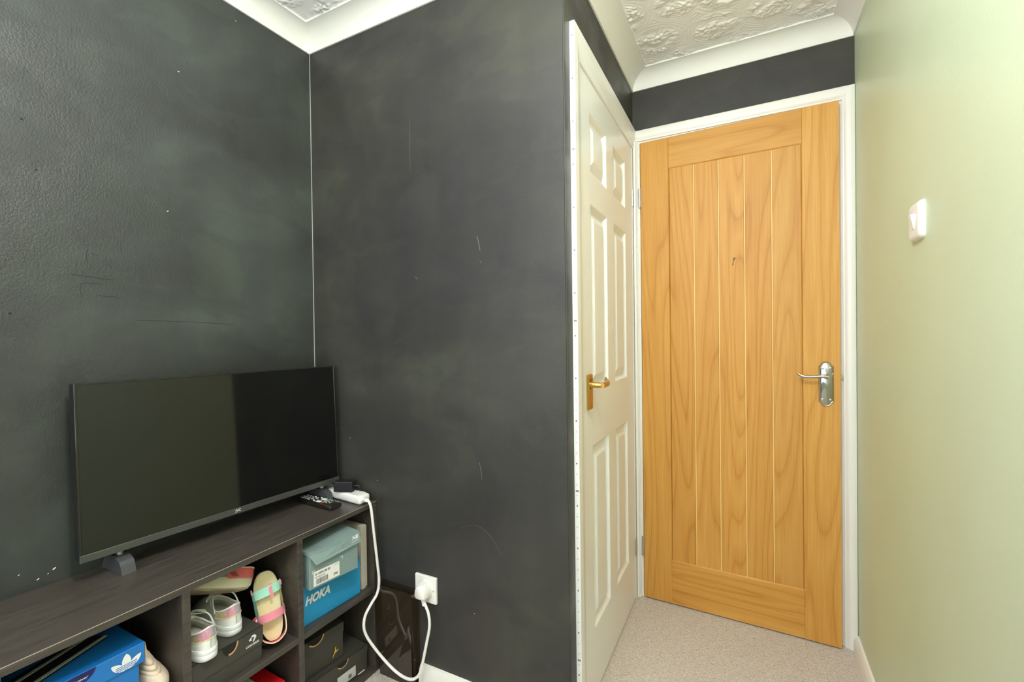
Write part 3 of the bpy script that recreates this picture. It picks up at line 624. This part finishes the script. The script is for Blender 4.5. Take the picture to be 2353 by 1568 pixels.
# every box: local x = towards the viewer (front at 0), y = along the bookcase from the left end, z up
def plain_body(o, dep, wid, h, m_, t=0.002):
    MB().box((-dep, 0, 0), (0, wid, h), 0.0012).build('box_base', m_, o)
def notch_poly(cy, z_top, r_, zs=1.0, n=10): return [(cy + r_ * math.cos(math.pi + math.pi * i / n), z_top + r_ * zs * math.sin(math.pi + math.pi * i / n)) for i in range(n + 1)]

# blue box with white three-leaf logo
b1 = box_root('shoe_box', (-1.190, 0.286, 0.2965), 0, 'royal blue shoe box with white three-leaf logo in the left compartment')
MB().box((-0.255, 0.006, 0), (-0.004, 0.214, 0.180), 0.001).build('box_base', M['blue'], b1)
li = MB().box((-0.259, 0.0, 0.150), (0.0, 0.2245, 0.1935), 0.0012).build('lid', M['blue'], b1)
MB().add([(-0.03, 0.2247, 0.153), (-0.004, 0.2247, 0.153), (-0.001, 0.2252, 0.192), (-0.03, 0.2252, 0.192), (-0.022, 0.231, 0.156), (-0.003, 0.230, 0.160)], [(0, 1, 5, 4), (1, 2, 5), (2, 3, 4, 5), (3, 0, 4)]).build('lid_flap', M['kraft'], li)
def leaf(cy, cz, ang, ln, wd, n=10):
    pts = []
    for i in range(n + 1):
        t = i / n; pts.append((t * ln, wd * math.sin(math.pi * t) ** 0.75))
    for i in range(n - 1, 0, -1):
        t = i / n; pts.append((t * ln, -wd * math.sin(math.pi * t) ** 0.75))
    ca, sa = math.cos(R(ang)), math.sin(R(ang))
    return [(cy + a * sa + b * ca, cz + a * ca - b * sa) for a, b in pts]
lg = MB(); s_ = 0.034; c_y, c_z = 0.190, 0.1535
for q_, ang in enumerate((-50, 50, 0)):
    lg.add([(0.0003 + 0.0001 * q_, a, b) for a, b in leaf(c_y + 0.002 * (1 if ang > 0 else -1 if ang < 0 else 0), c_z, ang, s_ * (1.0 if ang == 0 else 0.95), s_ * (0.24 if ang == 0 else 0.20))], [tuple(range(20))])
lgo = lg.build('logo', M['wprint'], b1)
st_ = MB()
for i in range(3): st_.box((0.0006, c_y - 0.019, c_z + 0.0034 + i * 0.0036), (0.0008, c_y + 0.019, c_z + 0.0048 + i * 0.0036))
st_.build('logo_stripes', M['blue'], b1)
MB().add([(0.0005, 0.095 + (0.044 if True else 0) * math.cos(a), 0.1935 + 0.026 * math.sin(a)) for a in [math.pi + math.pi * t / 14 for t in range(15)]], [tuple(range(15))]).build('round_print', M['navy'], b1)
text('lettering', 'Forever', (0.0008, 0.100, 0.1795), (0, 1, 0), (0, 0, 1), 0.008, M['wprint'], b1, shear=0.3)

# black strap lying on the blue box
sm = Matrix.Translation((-1.262, 0.352, 0.4905)) @ Matrix.Rotation(R(112), 4, 'Z')
sr = empty('strap', mat=sm); tag(sr, 'flat black strap with pale ribbed edges lying on the blue shoe box', 'strap')
MB().box((-0.055, -0.030, 0), (0.125, 0.030, 0.004), 0.001).build('webbing', M['webbing'], sr)
for y_ in (-0.027, 0.010):
    rb = MB()
    for i in range(46): rb.box((-0.0548 + i * 0.0039, y_ - 0.0035, 0.0041), (-0.0548 + i * 0.0039 + 0.0031, y_ + 0.0035, 0.0062))
    rb.build('ribbed_edge', M['greytape'], sr)['kind'] = 'stuff'

# charcoal box with star chevron
b2 = box_root('shoe_box', (-1.1675, 0.5885, 0.2965), 0, 'charcoal shoe box with white star chevron logo under the white trainers')
W2, D2, H2 = 0.180, 0.275, 0.0895
MB().box((-D2, 0.001, 0), (-0.003, W2 - 0.002, 0.083), 0.001).build('box_base', M['charcoal'], b2)
lidm = MB(); lidm.box((-D2 - 0.002, 0, H2 - 0.0018), (0.0, W2, H2), 0.0006)
n_ = 9
poly = [(0, H2), (0.0, 0.062)] + [(0.004 + 0.018 * (1 - math.cos(R(t * 15))), 0.062 - 0.020 * math.sin(R(t * 15))) for t in range(1, 7)] + [(W2 - 0.006, 0.042), (W2, 0.048), (W2, H2)]
lidm.prism(poly, -0.0022, 0.0, lambda p, q_, d_: (d_, p, q_))
li = lidm.build('lid', M['charcoal'], b2)
cy = 0.093
MB().add([(0.0006, cy + 0.020 * math.cos(math.pi + math.pi * t / 12), H2 - 0.001 + 0.026 * math.sin(math.pi + math.pi * t / 12)) for t in range(13)], [tuple(range(13))]).build('finger_hole', M['dkhole'], li)
mb = MB(); mb.add([(0.0008, cy + r_ * math.cos(math.pi + math.pi * t / 12 ), H2 - 0.001 + r_ * 1.3 * math.sin(math.pi + math.pi * t / 12)) for t in range(5, 13) for r_ in (0.0165, 0.0200)], [(2 * i, 2 * i + 1, 2 * i + 3, 2 * i + 2) for i in range(7)]); mb.build('hole_edge', M['kraft'], li)
lg = MB(); oy, oz = 0.146, 0.0635
lg.add([(0.0005, oy + a * 0.0007, oz + b * 0.0007) for a, b in ((4, 22), (15, 22), (22, 11), (12, -3), (6, -3), (13, 11), (10, 15), (0, 15))], [(0, 1, 6, 7), (1, 2, 5, 6), (2, 3, 4, 5)])
star = [(oy - 0.001 + (0.0056 if i % 2 == 0 else 0.0023) * math.sin(R(36 * i)), oz + 0.0065 + (0.0056 if i % 2 == 0 else 0.0023) * math.cos(R(36 * i))) for i in range(10)]
lg.add([(0.0005, oy - 0.001, oz + 0.0065)] + [(0.0005, a, b) for a, b in star], [(0, 1 + i, 1 + (i + 1) % 10) for i in range(10)])
lg.build('logo', M['wprint'], b2)
text('lettering', 'CONVERSE', (0.0005, 0.1325, 0.0525), (0, 1, 0), (0, 0, 1), 0.0075, M['wprint'], b2, bold=0.03, sx=0.95)

# red and pale grey box on the bottom shelf
b3 = box_root('shoe_box', (-1.195, 0.5920, 0.0180), R(-2), 'red edged shoe box with pale grey lid below the charcoal box')
MB().box((-0.24, 0, 0), (-0.002, 0.250, 0.150), 0.001).build('box_base', M['red'], b3)
li = MB().box((-0.242, -0.001, 0.1285), (0, 0.252, 0.1605), 0.001).build('lid', M['red'], b3)
MB().box((-0.242, 0.0, 0.1600), (-0.001, 0.205, 0.1612), 0.0004).build('lid_panel', M['palegrey'], li)
MB().box((-0.242, 0.2045, 0.1603), (-0.0005, 0.2062, 0.1615)).build('fold_line', mat('pale_fold', srgb(240, 190, 160), 0.6), li)

# bright blue box lettered HOKA
b4 = box_root('shoe_box', (-1.184, 0.8895, 0.2965), R(-3.0), 'bright blue shoe box lettered HOKA under the grey-green box')
MB().box((-0.20, 0.0, 0), (0, 0.2280, 0.1200), 0.001).build('box_base', M['cyan'], b4)
text('lettering', 'HOKA', (0.0006, 0.0215, 0.0600), (0, 1, 0), (0, 0, 1), 0.034, M['wprint'], b4, shear=0.28, bold=0.045, sx=0.88)

# grey-green box with tilted lid and label, standing on the HOKA box
b5 = box_root('shoe_box', (-1.1460, 0.899, 0.4170), R(-8.0), 'grey-green shoe box with tilted lid and printed size label')
W5, D5, H5 = 0.165, 0.27, 0.108
MB().box((-D5, 0, 0), (0, W5, H5), 0.001).build('box_base', M['greyblue'], b5)
lm = MB()
lm.add([(-D5, -0.002, H5 + 0.004), (0.004, -0.002, H5 - 0.006), (0.004, W5 + 0.004, H5 + 0.010), (-D5, W5 + 0.004, H5 + 0.014),
        (-D5, -0.002, H5 + 0.002), (0.002, -0.002, H5 - 0.008), (0.002, W5 + 0.004, H5 + 0.008), (-D5, W5 + 0.004, H5 + 0.012)], [(0, 1, 2, 3), (7, 6, 5, 4), (0, 4, 5, 1), (2, 6, 7, 3), (0, 3, 7, 4)])
lm.add([(0.004, -0.002, H5 - 0.006), (0.004, W5 + 0.004, H5 + 0.010), (0.009, W5 + 0.006, H5 - 0.024), (0.016, 0.012, H5 - 0.033), (0.002, -0.002, H5 - 0.006), (0.002, W5 + 0.004, H5 + 0.010), (0.007, W5 + 0.006, H5 - 0.024), (0.014, 0.012, H5 - 0.033)],
       [(0, 1, 2, 3), (7, 6, 5, 4), (0, 3, 7, 4), (3, 2, 6, 7), (2, 1, 5, 6)])
li = lm.build('lid', M['greyblue'], b5)
fl_r = Vector((0, 1, 0.09)).normalized()
text('lettering', 'NB', (0.0075, 0.140, 0.098), (-0.01, 1, 0.10), (-0.16, 0, 1), 0.016, M['wprint'], li, shear=0.25, bold=0.03)
MB().add([(0.0086, 0.137, 0.0925), (0.0082, 0.160, 0.0955), (0.0084, 0.160, 0.0945), (0.0088, 0.137, 0.0915)], [(0, 1, 2, 3)]).build('logo_line', M['wprint'], li)
MB().add([(0.0105 + 0.0, 0.088 + 0.012 * math.cos(a), 0.095 + 0.012 * math.sin(a)) for a in [R(t * 20) for t in range(18)]], [tuple(range(18))]).build('tab_disc', card('grey_green_card_pale', srgb(146, 164, 160)), li)
lb = MB().box((0.0002, 0.013, 0.006), (0.0007, 0.098, 0.049)).build('size_label', M['label'], b5)
text('lettering', '26 4504 08 60', (0.0010, 0.016, 0.0375), (0, 1, 0), (0, 0, 1), 0.0098, M['kprint'], lb, bold=0.02, sx=0.88)
text('lettering', 'NB 9060 JNR', (0.0010, 0.016, 0.0285), (0, 1, 0), (0, 0, 1), 0.0072, M['kprint'], lb, sx=0.85)
text('lettering', '290', (0.0010, 0.077, 0.013), (0, 1, 0), (0, 0, 1), 0.0110, M['kprint'], lb, bold=0.02, sx=0.9)
text('lettering', 'US  UK', (0.0010, 0.080, 0.0425), (0, 1, 0), (0, 0, 1), 0.0045, M['kprint'], lb)
bc = MB(); yy = 0.020
for i in range(18):
    wv_ = random.choice((0.0006, 0.0011, 0.0018)); bc.box((0.0008, yy, 0.0095), (0.0010, yy + wv_, 0.0255)); yy += wv_ + random.choice((0.0007, 0.0014))
bc.build('barcode', M['kprint'], lb)['kind'] = 'stuff'
for y_, z_ in ((0.0085, 0.052), (0.102, 0.060)): MB().box((0.0002, y_, z_), (0.0006, y_ + 0.008, z_ + 0.0012)).box((0.0002, y_ if y_ < 0.05 else y_ + 0.007, z_ - 0.008), (0.0006, y_ + 0.001 if y_ < 0.05 else y_ + 0.008, z_)).build('corner_mark', M['wprint'], b5)

# upright taupe box by the end panel
b6 = box_root('shoe_box', (-1.178, 1.1300, 0.2965), 0, 'slim taupe box standing upright beside the blue and grey-green boxes')
MB().box((-0.20, 0.0, 0), (0, 0.0185, 0.218), 0.001).build('box_base', M['taupe'], b6)
MB().box((-0.20, 0.0187, 0.002), (-0.002, 0.0280, 0.214), 0.0015).build('lid', M['taupe'], b6)

# two charcoal boxes with finger holes, one on the other
def hole_box(loc, rz, label, W_, D_, H_, hy, hr, logo):
    o = box_root('shoe_box', loc, rz, label)
    MB().box((-D_, 0.001, 0), (-0.002, W_ - 0.001, H_ - 0.004), 0.001).build('box_base', M['charcoal'], o)
    lm = MB(); lm.box((-D_ - 0.001, 0, H_ - 0.0018), (0.0, W_, H_), 0.0005)
    lh = H_ * 0.42
    poly = [(0, H_), (0, H_ - lh)] + [(W_ - 0.024 + 0.024 * math.sin(R(t * 15)), H_ - lh + 0.024 * (1 - math.cos(R(t * 15)))) for t in range(0, 7)] + [(W_, H_)]
    lm.prism(poly, -0.0020, 0.0, lambda p, q_, d_: (d_, p, q_)); li = lm.build('lid', M['charcoal'], o)
    MB().add([(0.0006, hy + hr * math.cos(math.pi + math.pi * t / 12), H_ - 0.001 + hr * 0.85 * math.sin(math.pi + math.pi * t / 12)) for t in range(13)], [tuple(range(13))]).build('finger_hole', M['dkhole'], li)
    MB().add([(0.0008, hy + r_ * math.cos(math.pi + math.pi * t / 12), H_ - 0.001 + r_ * 0.85 * math.sin(math.pi + math.pi * t / 12)) for t in range(2, 13) for r_ in (hr * 0.84, hr)], [(2 * i, 2 * i + 1, 2 * i + 3, 2 * i + 2) for i in range(10)]).build('hole_edge', M['kraft'], li)
    return o
b7 = hole_box((-1.192, 0.900, 0.0180), R(-5), 'lower charcoal shoe box with pale label on the bottom shelf', 0.245, 0.195, 0.0870, 0.145, 0.022, None)
MB().box((-0.0015, 0.125, 0.012), (0.0004, 0.195, 0.045)).build('size_label', M['label_g'], b7)
MB().box((0.0004, 0.166, 0.018), (0.0006, 0.178, 0.030)).build('barcode', M['mark'], b7)
MB().box((-0.0015, 0.205, 0.006), (0.0004, 0.232, 0.0085)).build('white_stripe', M['wprint'], b7)
b8 = hole_box((-1.218, 0.8890, 0.1062), R(-6), 'upper charcoal shoe box with small gold jumping figure logo', 0.180, 0.225, 0.1130, 0.080, 0.028, None)
jp = [(0.0, 0.0), (2, 6), (4.5, 10), (6.5, 14), (7.5, 18), (8, 22), (9, 24.5), (10.4, 24.4), (10.5, 22), (10.2, 18), (11, 14.5), (13.5, 13), (17, 13.5), (19, 13), (19, 11.8), (15.5, 11), (12, 10), (9.5, 9), (7, 7.5), (4.5, 4.5), (2.2, 1), (1.2, -0.6)]
MB().add([(0.0006, 0.137 + a * 0.00125, 0.016 + b * 0.00125) for a, b in jp], [tuple(range(len(jp)))]).build('logo', M['yellow'], b8)

# ------------------------------------------------------------------ shoes
def outline(ln, wh, wb, n=40, waist=0.86):
    """plan of a sole: heel at x=0, toe at x=-ln; returns closed list of (x, y)"""
    pts = []
    for i in range(n):
        a = 2 * math.pi * i / n; c, s_ = math.cos(a), math.sin(a)
        x = -ln / 2 + ln / 2 * (abs(c) ** 0.82) * (1 if c >= 0 else -1)
        t = -x / ln
        wv_ = (wh * (1 - t) + wb * t) * (1 - (1 - waist) * math.exp(-((t - 0.42) / 0.16) ** 2))
        pts.append((x, wv_ * (abs(s_) ** 0.72) * (1 if s_ >= 0 else -1)))
    return pts
def trainer(loc, rz, label):
    o = tag(empty('trainer', loc, rz), label, 'shoe', 'white glitter-heeled trainers'); o.scale = (1.14, 1.12, 1.10)
    L_ = 0.170; N = 48; ol = outline(L_, 0.0285, 0.0325, N)
    sole = MB(); rr = []
    for s_, z_ in ((0.955, 0.0), (0.99, 0.002), (1.0, 0.008), (1.0, 0.0135), (0.992, 0.0145), (1.0, 0.0155), (1.0, 0.0235), (0.985, 0.025)):
        rr.append([(-L_ / 2 + (x + L_ / 2) * s_, y_ * s_, z_) for x, y_ in ol])
    sole.loft(rr, True, True).build('sole', M['rubber'], o, smooth=True, angle=60)
    # upper from the sole line to the collar
    cl, cw, cx0 = 0.088, 0.0235, -0.050
    col = []
    for i in range(N):
        a = 2 * math.pi * i / N; c, s_ = math.cos(a), math.sin(a)
        x = cx0 + (0.0455 if c > 0 else 0.047) * c
        z_ = 0.058 + 0.014 * max(0, c) ** 2 + 0.006 * max(0, -c) - 0.004 * abs(s_)
        col.append((x, cw * s_ * (0.92 if c < 0 else 1), z_))
    def up_ring(t, ins=0.0):
        out = []
        for (x0, y0), (x1, y1, z1) in zip(ol, col):
            bx_, by_ = -L_ / 2 + (x0 + L_ / 2) * 0.975, y0 * 0.965
            th_ = t; bulge = math.sin(math.pi * t) 
            x = bx_ + (x1 - bx_) * t ** 1.25; y_ = by_ + (y1 - by_) * t ** 1.5; z_ = 0.0235 + (z1 - 0.0235) * (t ** 0.85) + 0.004 * bulge * (1 if x0 < -0.09 else 0.4)
            d_ = Vector((x - cx0, y_, 0)); d_ = d_.normalized() if d_.length > 0 else d_
            out.append((x + d_.x * ins, y_ + d_.y * ins, z_))
        return out
    MB().loft([up_ring(t / 9) for t in range(10)], True).build('upper', M['canvas'], o, smooth=True, angle=80)
    inner = MB().loft([up_ring(1.0)] + [[(x * 1 , y_ * 0.93, z_ - 0.008) for x, y_, z_ in up_ring(1.0, -0.002)]] + [[(x, y_ * 0.98, 0.030) for x, y_, z_ in up_ring(0.6, -0.0035)]], True)
    n_ = len(inner.v); inner.f.append(tuple(range(n_ - N, n_))); inner.mi.append(0); inner.build('inner_lining', M['lining'], o, smooth=True)
    MB().tube([Vector(p) + Vector((0, 0, 0.0004)) for p in up_ring(1.0)] + [Vector(up_ring(1.0)[0])], 0.0021, 6, False).build('collar', M['canvas'], o, smooth=True)
    k_ = list(range(N - 9, N)) + list(range(0, 10))
    pa = [[up_ring(t, 0.0009)[i] for i in k_] for t in (0.40, 0.55, 0.7, 0.85, 1.0)]
    MB().loft(pa, False).build('heel_patch', M['glitter'], o, smooth=True, angle=80)
    rim = [Vector(p) for p in pa[0]] + [Vector(r_[-1]) for r_ in pa[1:]] + [Vector(p) for p in pa[-1][::-1]] + [Vector(r_[0]) for r_ in pa[::-1]]
    MB().tube(rim, 0.0008, 5, False).build('patch_piping', M['lemon'], o, smooth=True)
    MB().box((-0.0015, -0.0008, 0.028), (-0.0002, 0.0008, 0.046)).build('heel_seam', M['lining'], o)
    # tongue, eyestay bands and laces
    tg = MB().loft([[(-0.088, y_, 0.061 - 6 * y_ * y_ ) for y_ in (-0.014, -0.007, 0, 0.007, 0.014)], [(-0.100, y_, 0.066 - 6 * y_ * y_) for y_ in (-0.014, -0.007, 0, 0.007, 0.014)], [(-0.088, y_ * 0.9, 0.076 - 6 * y_ * y_) for y_ in (-0.014, -0.007, 0, 0.007, 0.014)]], False)
    tg.build('tongue', M['canvas'], o, smooth=True)
    for i in range(4):
        x = -0.098 - i * 0.011; z_ = 0.0665 - i * 0.0052
        MB().tube(bez([(x, -0.018 + i * 0.001, z_ - 0.006), (x - 0.002, -0.008, z_), (x - 0.003, 0.008, z_), (x, 0.018 - i * 0.001, z_ - 0.006)], 4), 0.0016, 6).build('lace', M['canvas'], o, smooth=True)
    for s_ in (-1, 1):
        MB().tube(bez([(-0.097, 0, 0.070), (-0.090, s_ * 0.012, 0.076), (-0.076, s_ * 0.026, 0.073), (-0.082, s_ * 0.024, 0.066), (-0.096, s_ * 0.004, 0.070)], 6), 0.0016, 6).build('lace_loop', M['canvas'], o, smooth=True)
        MB().tube(bez([(-0.097, 0, 0.070), (-0.080, s_ * 0.010, 0.079), (-0.056, s_ * 0.023, 0.073), (-0.040, s_ * 0.027, 0.052)], 6), 0.0016, 6).build('lace_end', M['canvas'], o, smooth=True)
    return o
trainer((-1.1500, 0.6270, 0.3865), R(-2), 'nearer white trainer with glitter heel, left of the pair on the charcoal box')
trainer((-1.1880, 0.7110, 0.3865), R(-3), 'white trainer with glitter heel, right of the pair beside the sandals')

def sandal(mtx, label, cols):
    o = tag(empty('sandal', mat=mtx), label, 'shoe', "child's cream and pink sandals")
    L_ = 0.185; N = 44; ol = outline(L_, 0.030, 0.036, N, 0.90)
    lift = lambda x: 0.010 * (max(0, (-x / L_ - 0.68)) / 0.32) ** 2 + 0.004 * (max(0, (x / L_ + 0.16)) / 0.16) ** 2
    rr = [[(-L_ / 2 + (x + L_ / 2) * s_, y_ * s_, z_ + lift(x)) for x, y_ in ol] for s_, z_ in ((0.92, -0.008), (0.975, -0.005), (1.0, 0.003), (1.0, 0.016), (0.985, 0.019))]
    MB().loft(rr, True, True).build('sole', M['eva'], o, smooth=True, angle=60)
    MB().loft([[(-L_ / 2 + (x + L_ / 2) * s_, y_ * s_, z_ + lift(x)) for x, y_ in ol] for s_, z_ in ((0.915, -0.0082), (0.94, -0.010), (0.89, -0.011))], True, True).build('outsole', M['outsole'], o, smooth=True, angle=60)
    MB().loft([[(-L_ / 2 + (x + L_ / 2) * s_, y_ * s_, z_ + lift(x)) for x, y_ in ol] for s_, z_ in ((0.955, 0.0188), (0.93, 0.0200), (0.90, 0.0197))], True, True).build('footbed', M['footbed'], o, smooth=True, angle=60)
    def strap(name, m_, xa, xb, w_, ht, th=0.0022, ya=1, yb=1, tilt=0.0):
        """band over the foot from left (x=xa) to right (x=xb), width w_ along the foot, apex height ht"""
        rings = []
        for i in range(17):
            a = math.pi * i / 16; half = 0.0315 if xa > -0.06 else 0.0355
            y_ = -half * math.cos(a); z_ = 0.014 + (ht - 0.014) * math.sin(a) ** 0.7; xc = xa + (xb - xa) * i / 16
            ny, nz = -math.cos(a), math.sin(a) + 0.3; ln_ = math.hypot(ny, nz); ny /= ln_; nz /= ln_
            rings.append([(xc - w_ / 2 - tilt, y_, z_), (xc + w_ / 2, y_, z_), (xc + w_ / 2, y_ + ny * th, z_ + nz * th), (xc - w_ / 2 - tilt, y_ + ny * th, z_ + nz * th)])
        return MB().loft(rings, True, True).build(name, m_, o, smooth=True, angle=50)
    strap('toe_strap', cols[0], -0.128, -0.138, 0.024, 0.046)
    s2 = strap('ankle_strap', cols[1], -0.066, -0.072, 0.020, 0.058)
    # centre strip linking the bands, and side strips
    MB().loft([[(-0.150, 0.006, 0.0465), (-0.150, 0.014, 0.0450)], [(-0.132, 0.004, 0.0495), (-0.132, 0.013, 0.0490)], [(-0.112, 0.006, 0.0500), (-0.112, 0.013, 0.0490)]], False).build('centre_strap', cols[1], o, smooth=True)
    for s_ in (-1, 1):
        MB().loft([[(-0.140, s_ * 0.0340, 0.034), (-0.124, s_ * 0.0365, 0.014)], [(-0.110, s_ * 0.0300, 0.041), (-0.092, s_ * 0.0365, 0.016)], [(-0.082, s_ * 0.0290, 0.046), (-0.054, s_ * 0.0335, 0.018)]], False).build('side_strap', cols[2] if s_ > 0 else cols[0], o, smooth=True)
        MB().box((-0.148, s_ * 0.037 - 0.002, 0.015), (-0.134, s_ * 0.037 + 0.002, 0.030), 0.001).build('strap_tab', cols[1], o)
    hp = [(-0.070, -0.0325, 0.032), (-0.040, -0.0330, 0.033), (-0.014, -0.0280, 0.034), (-0.001, -0.012, 0.035), (0.0015, 0.0, 0.035), (-0.001, 0.012, 0.035), (-0.014, 0.0280, 0.034), (-0.040, 0.0330, 0.033), (-0.070, 0.0325, 0.032)]
    hp = bez(hp, 4); MB().loft([[p + Vector((0, 0, -0.019)), p + Vector((0, 0, 0.007)), p * 0.97 + Vector((0, 0, 0.0082)), p * 0.97 + Vector((0, 0, -0.018))] for p in hp], True, True).build('heel_strap', cols[3], o, smooth=True, angle=50)
    MB().tube([p + Vector((0, 0, 0.0075)) for p in hp], 0.0014, 6).build('piping', M['piping'], o, smooth=True)
    MB().loft([[(0.0022, y_, 0.010), (0.0032, y_ * 0.9, 0.041)] for y_ in (-0.007, 0, 0.007)], False).build('heel_post', cols[3], o)
    MB().tube(bez([(-0.058, -0.034, 0.040), (-0.052, -0.039, 0.050), (-0.062, -0.040, 0.058), (-0.074, -0.036, 0.050)], 5), 0.0015, 6).build('buckle_loop', M['piping'], o, smooth=True)
    MB().loft([[(-0.060, -0.034, 0.036), (-0.080, -0.034, 0.036)], [(-0.056, -0.042, 0.024), (-0.074, -0.044, 0.024)], [(-0.050, -0.050, 0.014), (-0.066, -0.052, 0.014)]], False).build('strap_end', cols[3], o)
    return o
# standing on its heel, footbed towards the viewer
ztoe = Vector((-0.066, 0.012, 0.178)).normalized(); nrm = Vector((0.80, -0.45, 0.30)); nrm = (nrm - ztoe * nrm.dot(ztoe)).normalized(); xax = -ztoe; yax = nrm.cross(xax)
sandal(frame(Vector((-1.200, 0.823, 0.3065)), xax, yax, nrm), 'cream and pink sandal standing on its heel right of the charcoal box', (M['mint'], M['pink'], M['lemon'], M['coral']))
# lying on its side on the trainers, sole towards the viewer
xax = Vector((0.28, 0.90, -0.33)).normalized(); nrm = Vector((-0.48, 0.14, 0.86)); nrm = (nrm - xax * nrm.dot(xax)).normalized(); yax = nrm.cross(xax)
sandal(frame(Vector((-1.234, 0.778, 0.4710)), xax, yax, nrm), 'cream and coral sandal lying on top of the white trainers', (M['green'], M['coral'], M['green'], M['coral']))

# beige suede boot between the blue box and the divider
bt = tag(empty('ankle_boot', (-1.192, 0.5395, 0.2965), R(0)), 'beige suede ankle boot squeezed beside the blue shoe box', 'shoe')
N = 28
def oval(cx_, rx, ry, z_, wob=0.0): return [(cx_ + rx * math.cos(2 * math.pi * i / N), ry * math.sin(2 * math.pi * i / N), z_ + wob * math.sin(4 * math.pi * i / N)) for i in range(N)]
ol = outline(0.17, 0.0215, 0.024, N)
MB().loft([[(x, y_, z_) for x, y_ in ol] for z_ in (0, 0.014)], True, True).build('sole', M['eva'], bt, smooth=True)
def slouch(cx_, rx, ry, z_, tilt, seed, yc=0.0):
    return [(cx_ + (rx + 0.003 * mnoise.noise(Vector((3 * math.cos(2 * math.pi * i / N), 3 * math.sin(2 * math.pi * i / N), seed)))) * math.cos(2 * math.pi * i / N), yc + ry * math.sin(2 * math.pi * i / N), z_ + tilt * math.cos(2 * math.pi * i / N) + 0.003 * mnoise.noise(Vector((2 * math.cos(2 * math.pi * i / N), 2 * math.sin(2 * math.pi * i / N), seed + 4)))) for i in range(N)]
MB().loft([[(x * 0.98, y_ * 0.97, 0.014) for x, y_ in ol], [(x * 0.97, y_ * 1.0, 0.032) for x, y_ in ol], slouch(-0.058, 0.066, 0.0255, 0.050, 0, 1), slouch(-0.046, 0.060, 0.0268, 0.074, 0.0, 2), slouch(-0.044, 0.061, 0.0262, 0.090, -0.002, 3, -0.001), slouch(-0.045, 0.058, 0.0225, 0.103, -0.004, 4, -0.004), slouch(-0.047, 0.050, 0.0180, 0.112, -0.006, 5, -0.008), slouch(-0.049, 0.030, 0.0100, 0.117, -0.004, 6, -0.012)], True, True).build('upper', M['suede'], bt, smooth=True, angle=80)
for (z_, rx, ry, yc, sd) in ((0.106, 0.055, 0.0195, -0.0075, 7), (0.119, 0.050, 0.0160, -0.0105, 10), (0.131, 0.044, 0.0125, -0.0135, 13)):
    MB().loft([slouch(-0.050, rx * 0.92, ry * 0.9, z_, -0.006, sd, yc), slouch(-0.050, rx, ry, z_ + 0.005, -0.006, sd + 1, yc), slouch(-0.051, rx * 0.97, ry * 0.95, z_ + 0.011, -0.006, sd + 2, yc - 0.001), slouch(-0.052, rx * 0.70, ry * 0.62, z_ + 0.0145, -0.005, sd + 3, yc - 0.002)], True, True).build('collar_fold', M['suede'], bt, smooth=True, angle=80)

# ------------------------------------------------------------------ glossy black wedge bin against the front wall
bn = tag(empty('magazine_bin', (0, 0, 0)), 'glossy black-brown open wedge bin leaning between bookcase and socket', 'bin')
x0, x1, zt = -1.136, -0.981, 0.318
yt, yb_ = 1.1500, 1.1660; t = 0.0028
M['smoke'] = mat('glossy_black_brown_plastic', (0.030, 0.021, 0.013, 1), 0.06, spec=0.7)
def slab(pts, nrm_):
    nv = Vector(nrm_) * t; return MB().add(list(pts) + [Vector(p) + nv for p in pts], [(0, 1, 2, 3), (7, 6, 5, 4), (0, 1, 5, 4), (1, 2, 6, 5), (2, 3, 7, 6), (3, 0, 4, 7)])
slab([(x0, yb_, 0.001), (x1, yb_, 0.001), (x1, yt, zt), (x0, yt, zt)], (0, 1, 0)).build('front_panel', M['smoke'], bn)
slab([(x0, 1.1795, 0.001), (x1 + 0.006, 1.1795, 0.001), (x1 + 0.006, 1.1795, zt + 0.004), (x0, 1.1795, zt + 0.004)], (0, 1, 0)).build('back_panel', M['smoke'], bn)
slab([(x1 - t, yb_ + t, 0.001), (x1 - t, 1.179, 0.001), (x1 - t, 1.179, zt - 0.003), (x1 - t, yt + t, zt - 0.003)], (1, 0, 0)).build('side_panel', M['smoke'], bn)
slab([(x0, yb_ + t, 0.001), (x0, 1.179, 0.001), (x0, 1.179, zt - 0.003), (x0, yt + t, zt - 0.003)], (1, 0, 0)).build('side_panel', M['smoke'], bn)
slab([(x0 + 0.085, yt + 0.012, 0.03), (x1 - 0.006, yt + 0.004, 0.03), (x1 - 0.006, yt + 0.004, zt - 0.004), (x0 + 0.085, yt + 0.014, zt - 0.004)], (0, 1, 0)).build('inner_divider', M['smoke'], bn)

# ------------------------------------------------------------------ added globe lamp, out of view, to brighten door, ceiling and carpet
lampx, lampy = -0.21, 0.27
lp = tag(empty('added_fill_lamp', (lampx, lampy, ZT)), 'added fill lamp, an unseen glowing globe above the viewer', 'lamp')
MB().lathe([(0.05, 0.0), (0.05, -0.018), (0.03, -0.026)], 24, lambda a, b, h: (a, b, h)).build('fill_lamp_mount', M['wplastic'], lp, smooth=True)
MB().tube([(0, 0, -0.02), (0, 0, -0.15)], 0.004, 8).build('fill_lamp_cord', M['wplastic'], lp, smooth=True)
gm = mat('fill_lamp_glow', (1, 0.96, 0.9, 1), 0.3); gb = gm.node_tree.nodes['Principled BSDF']; gb.inputs['Emission Color'].default_value = (0.97, 0.98, 1.0, 1); gb.inputs['Emission Strength'].default_value = 110
MB().lathe([(0.1 * math.sin(R(a)) + 0.0005, -0.24 + 0.1 * math.cos(R(a))) for a in range(0, 181, 12)], 28, lambda a, b, h: (a, b, h)).build('fill_globe', gm, lp, smooth=True)
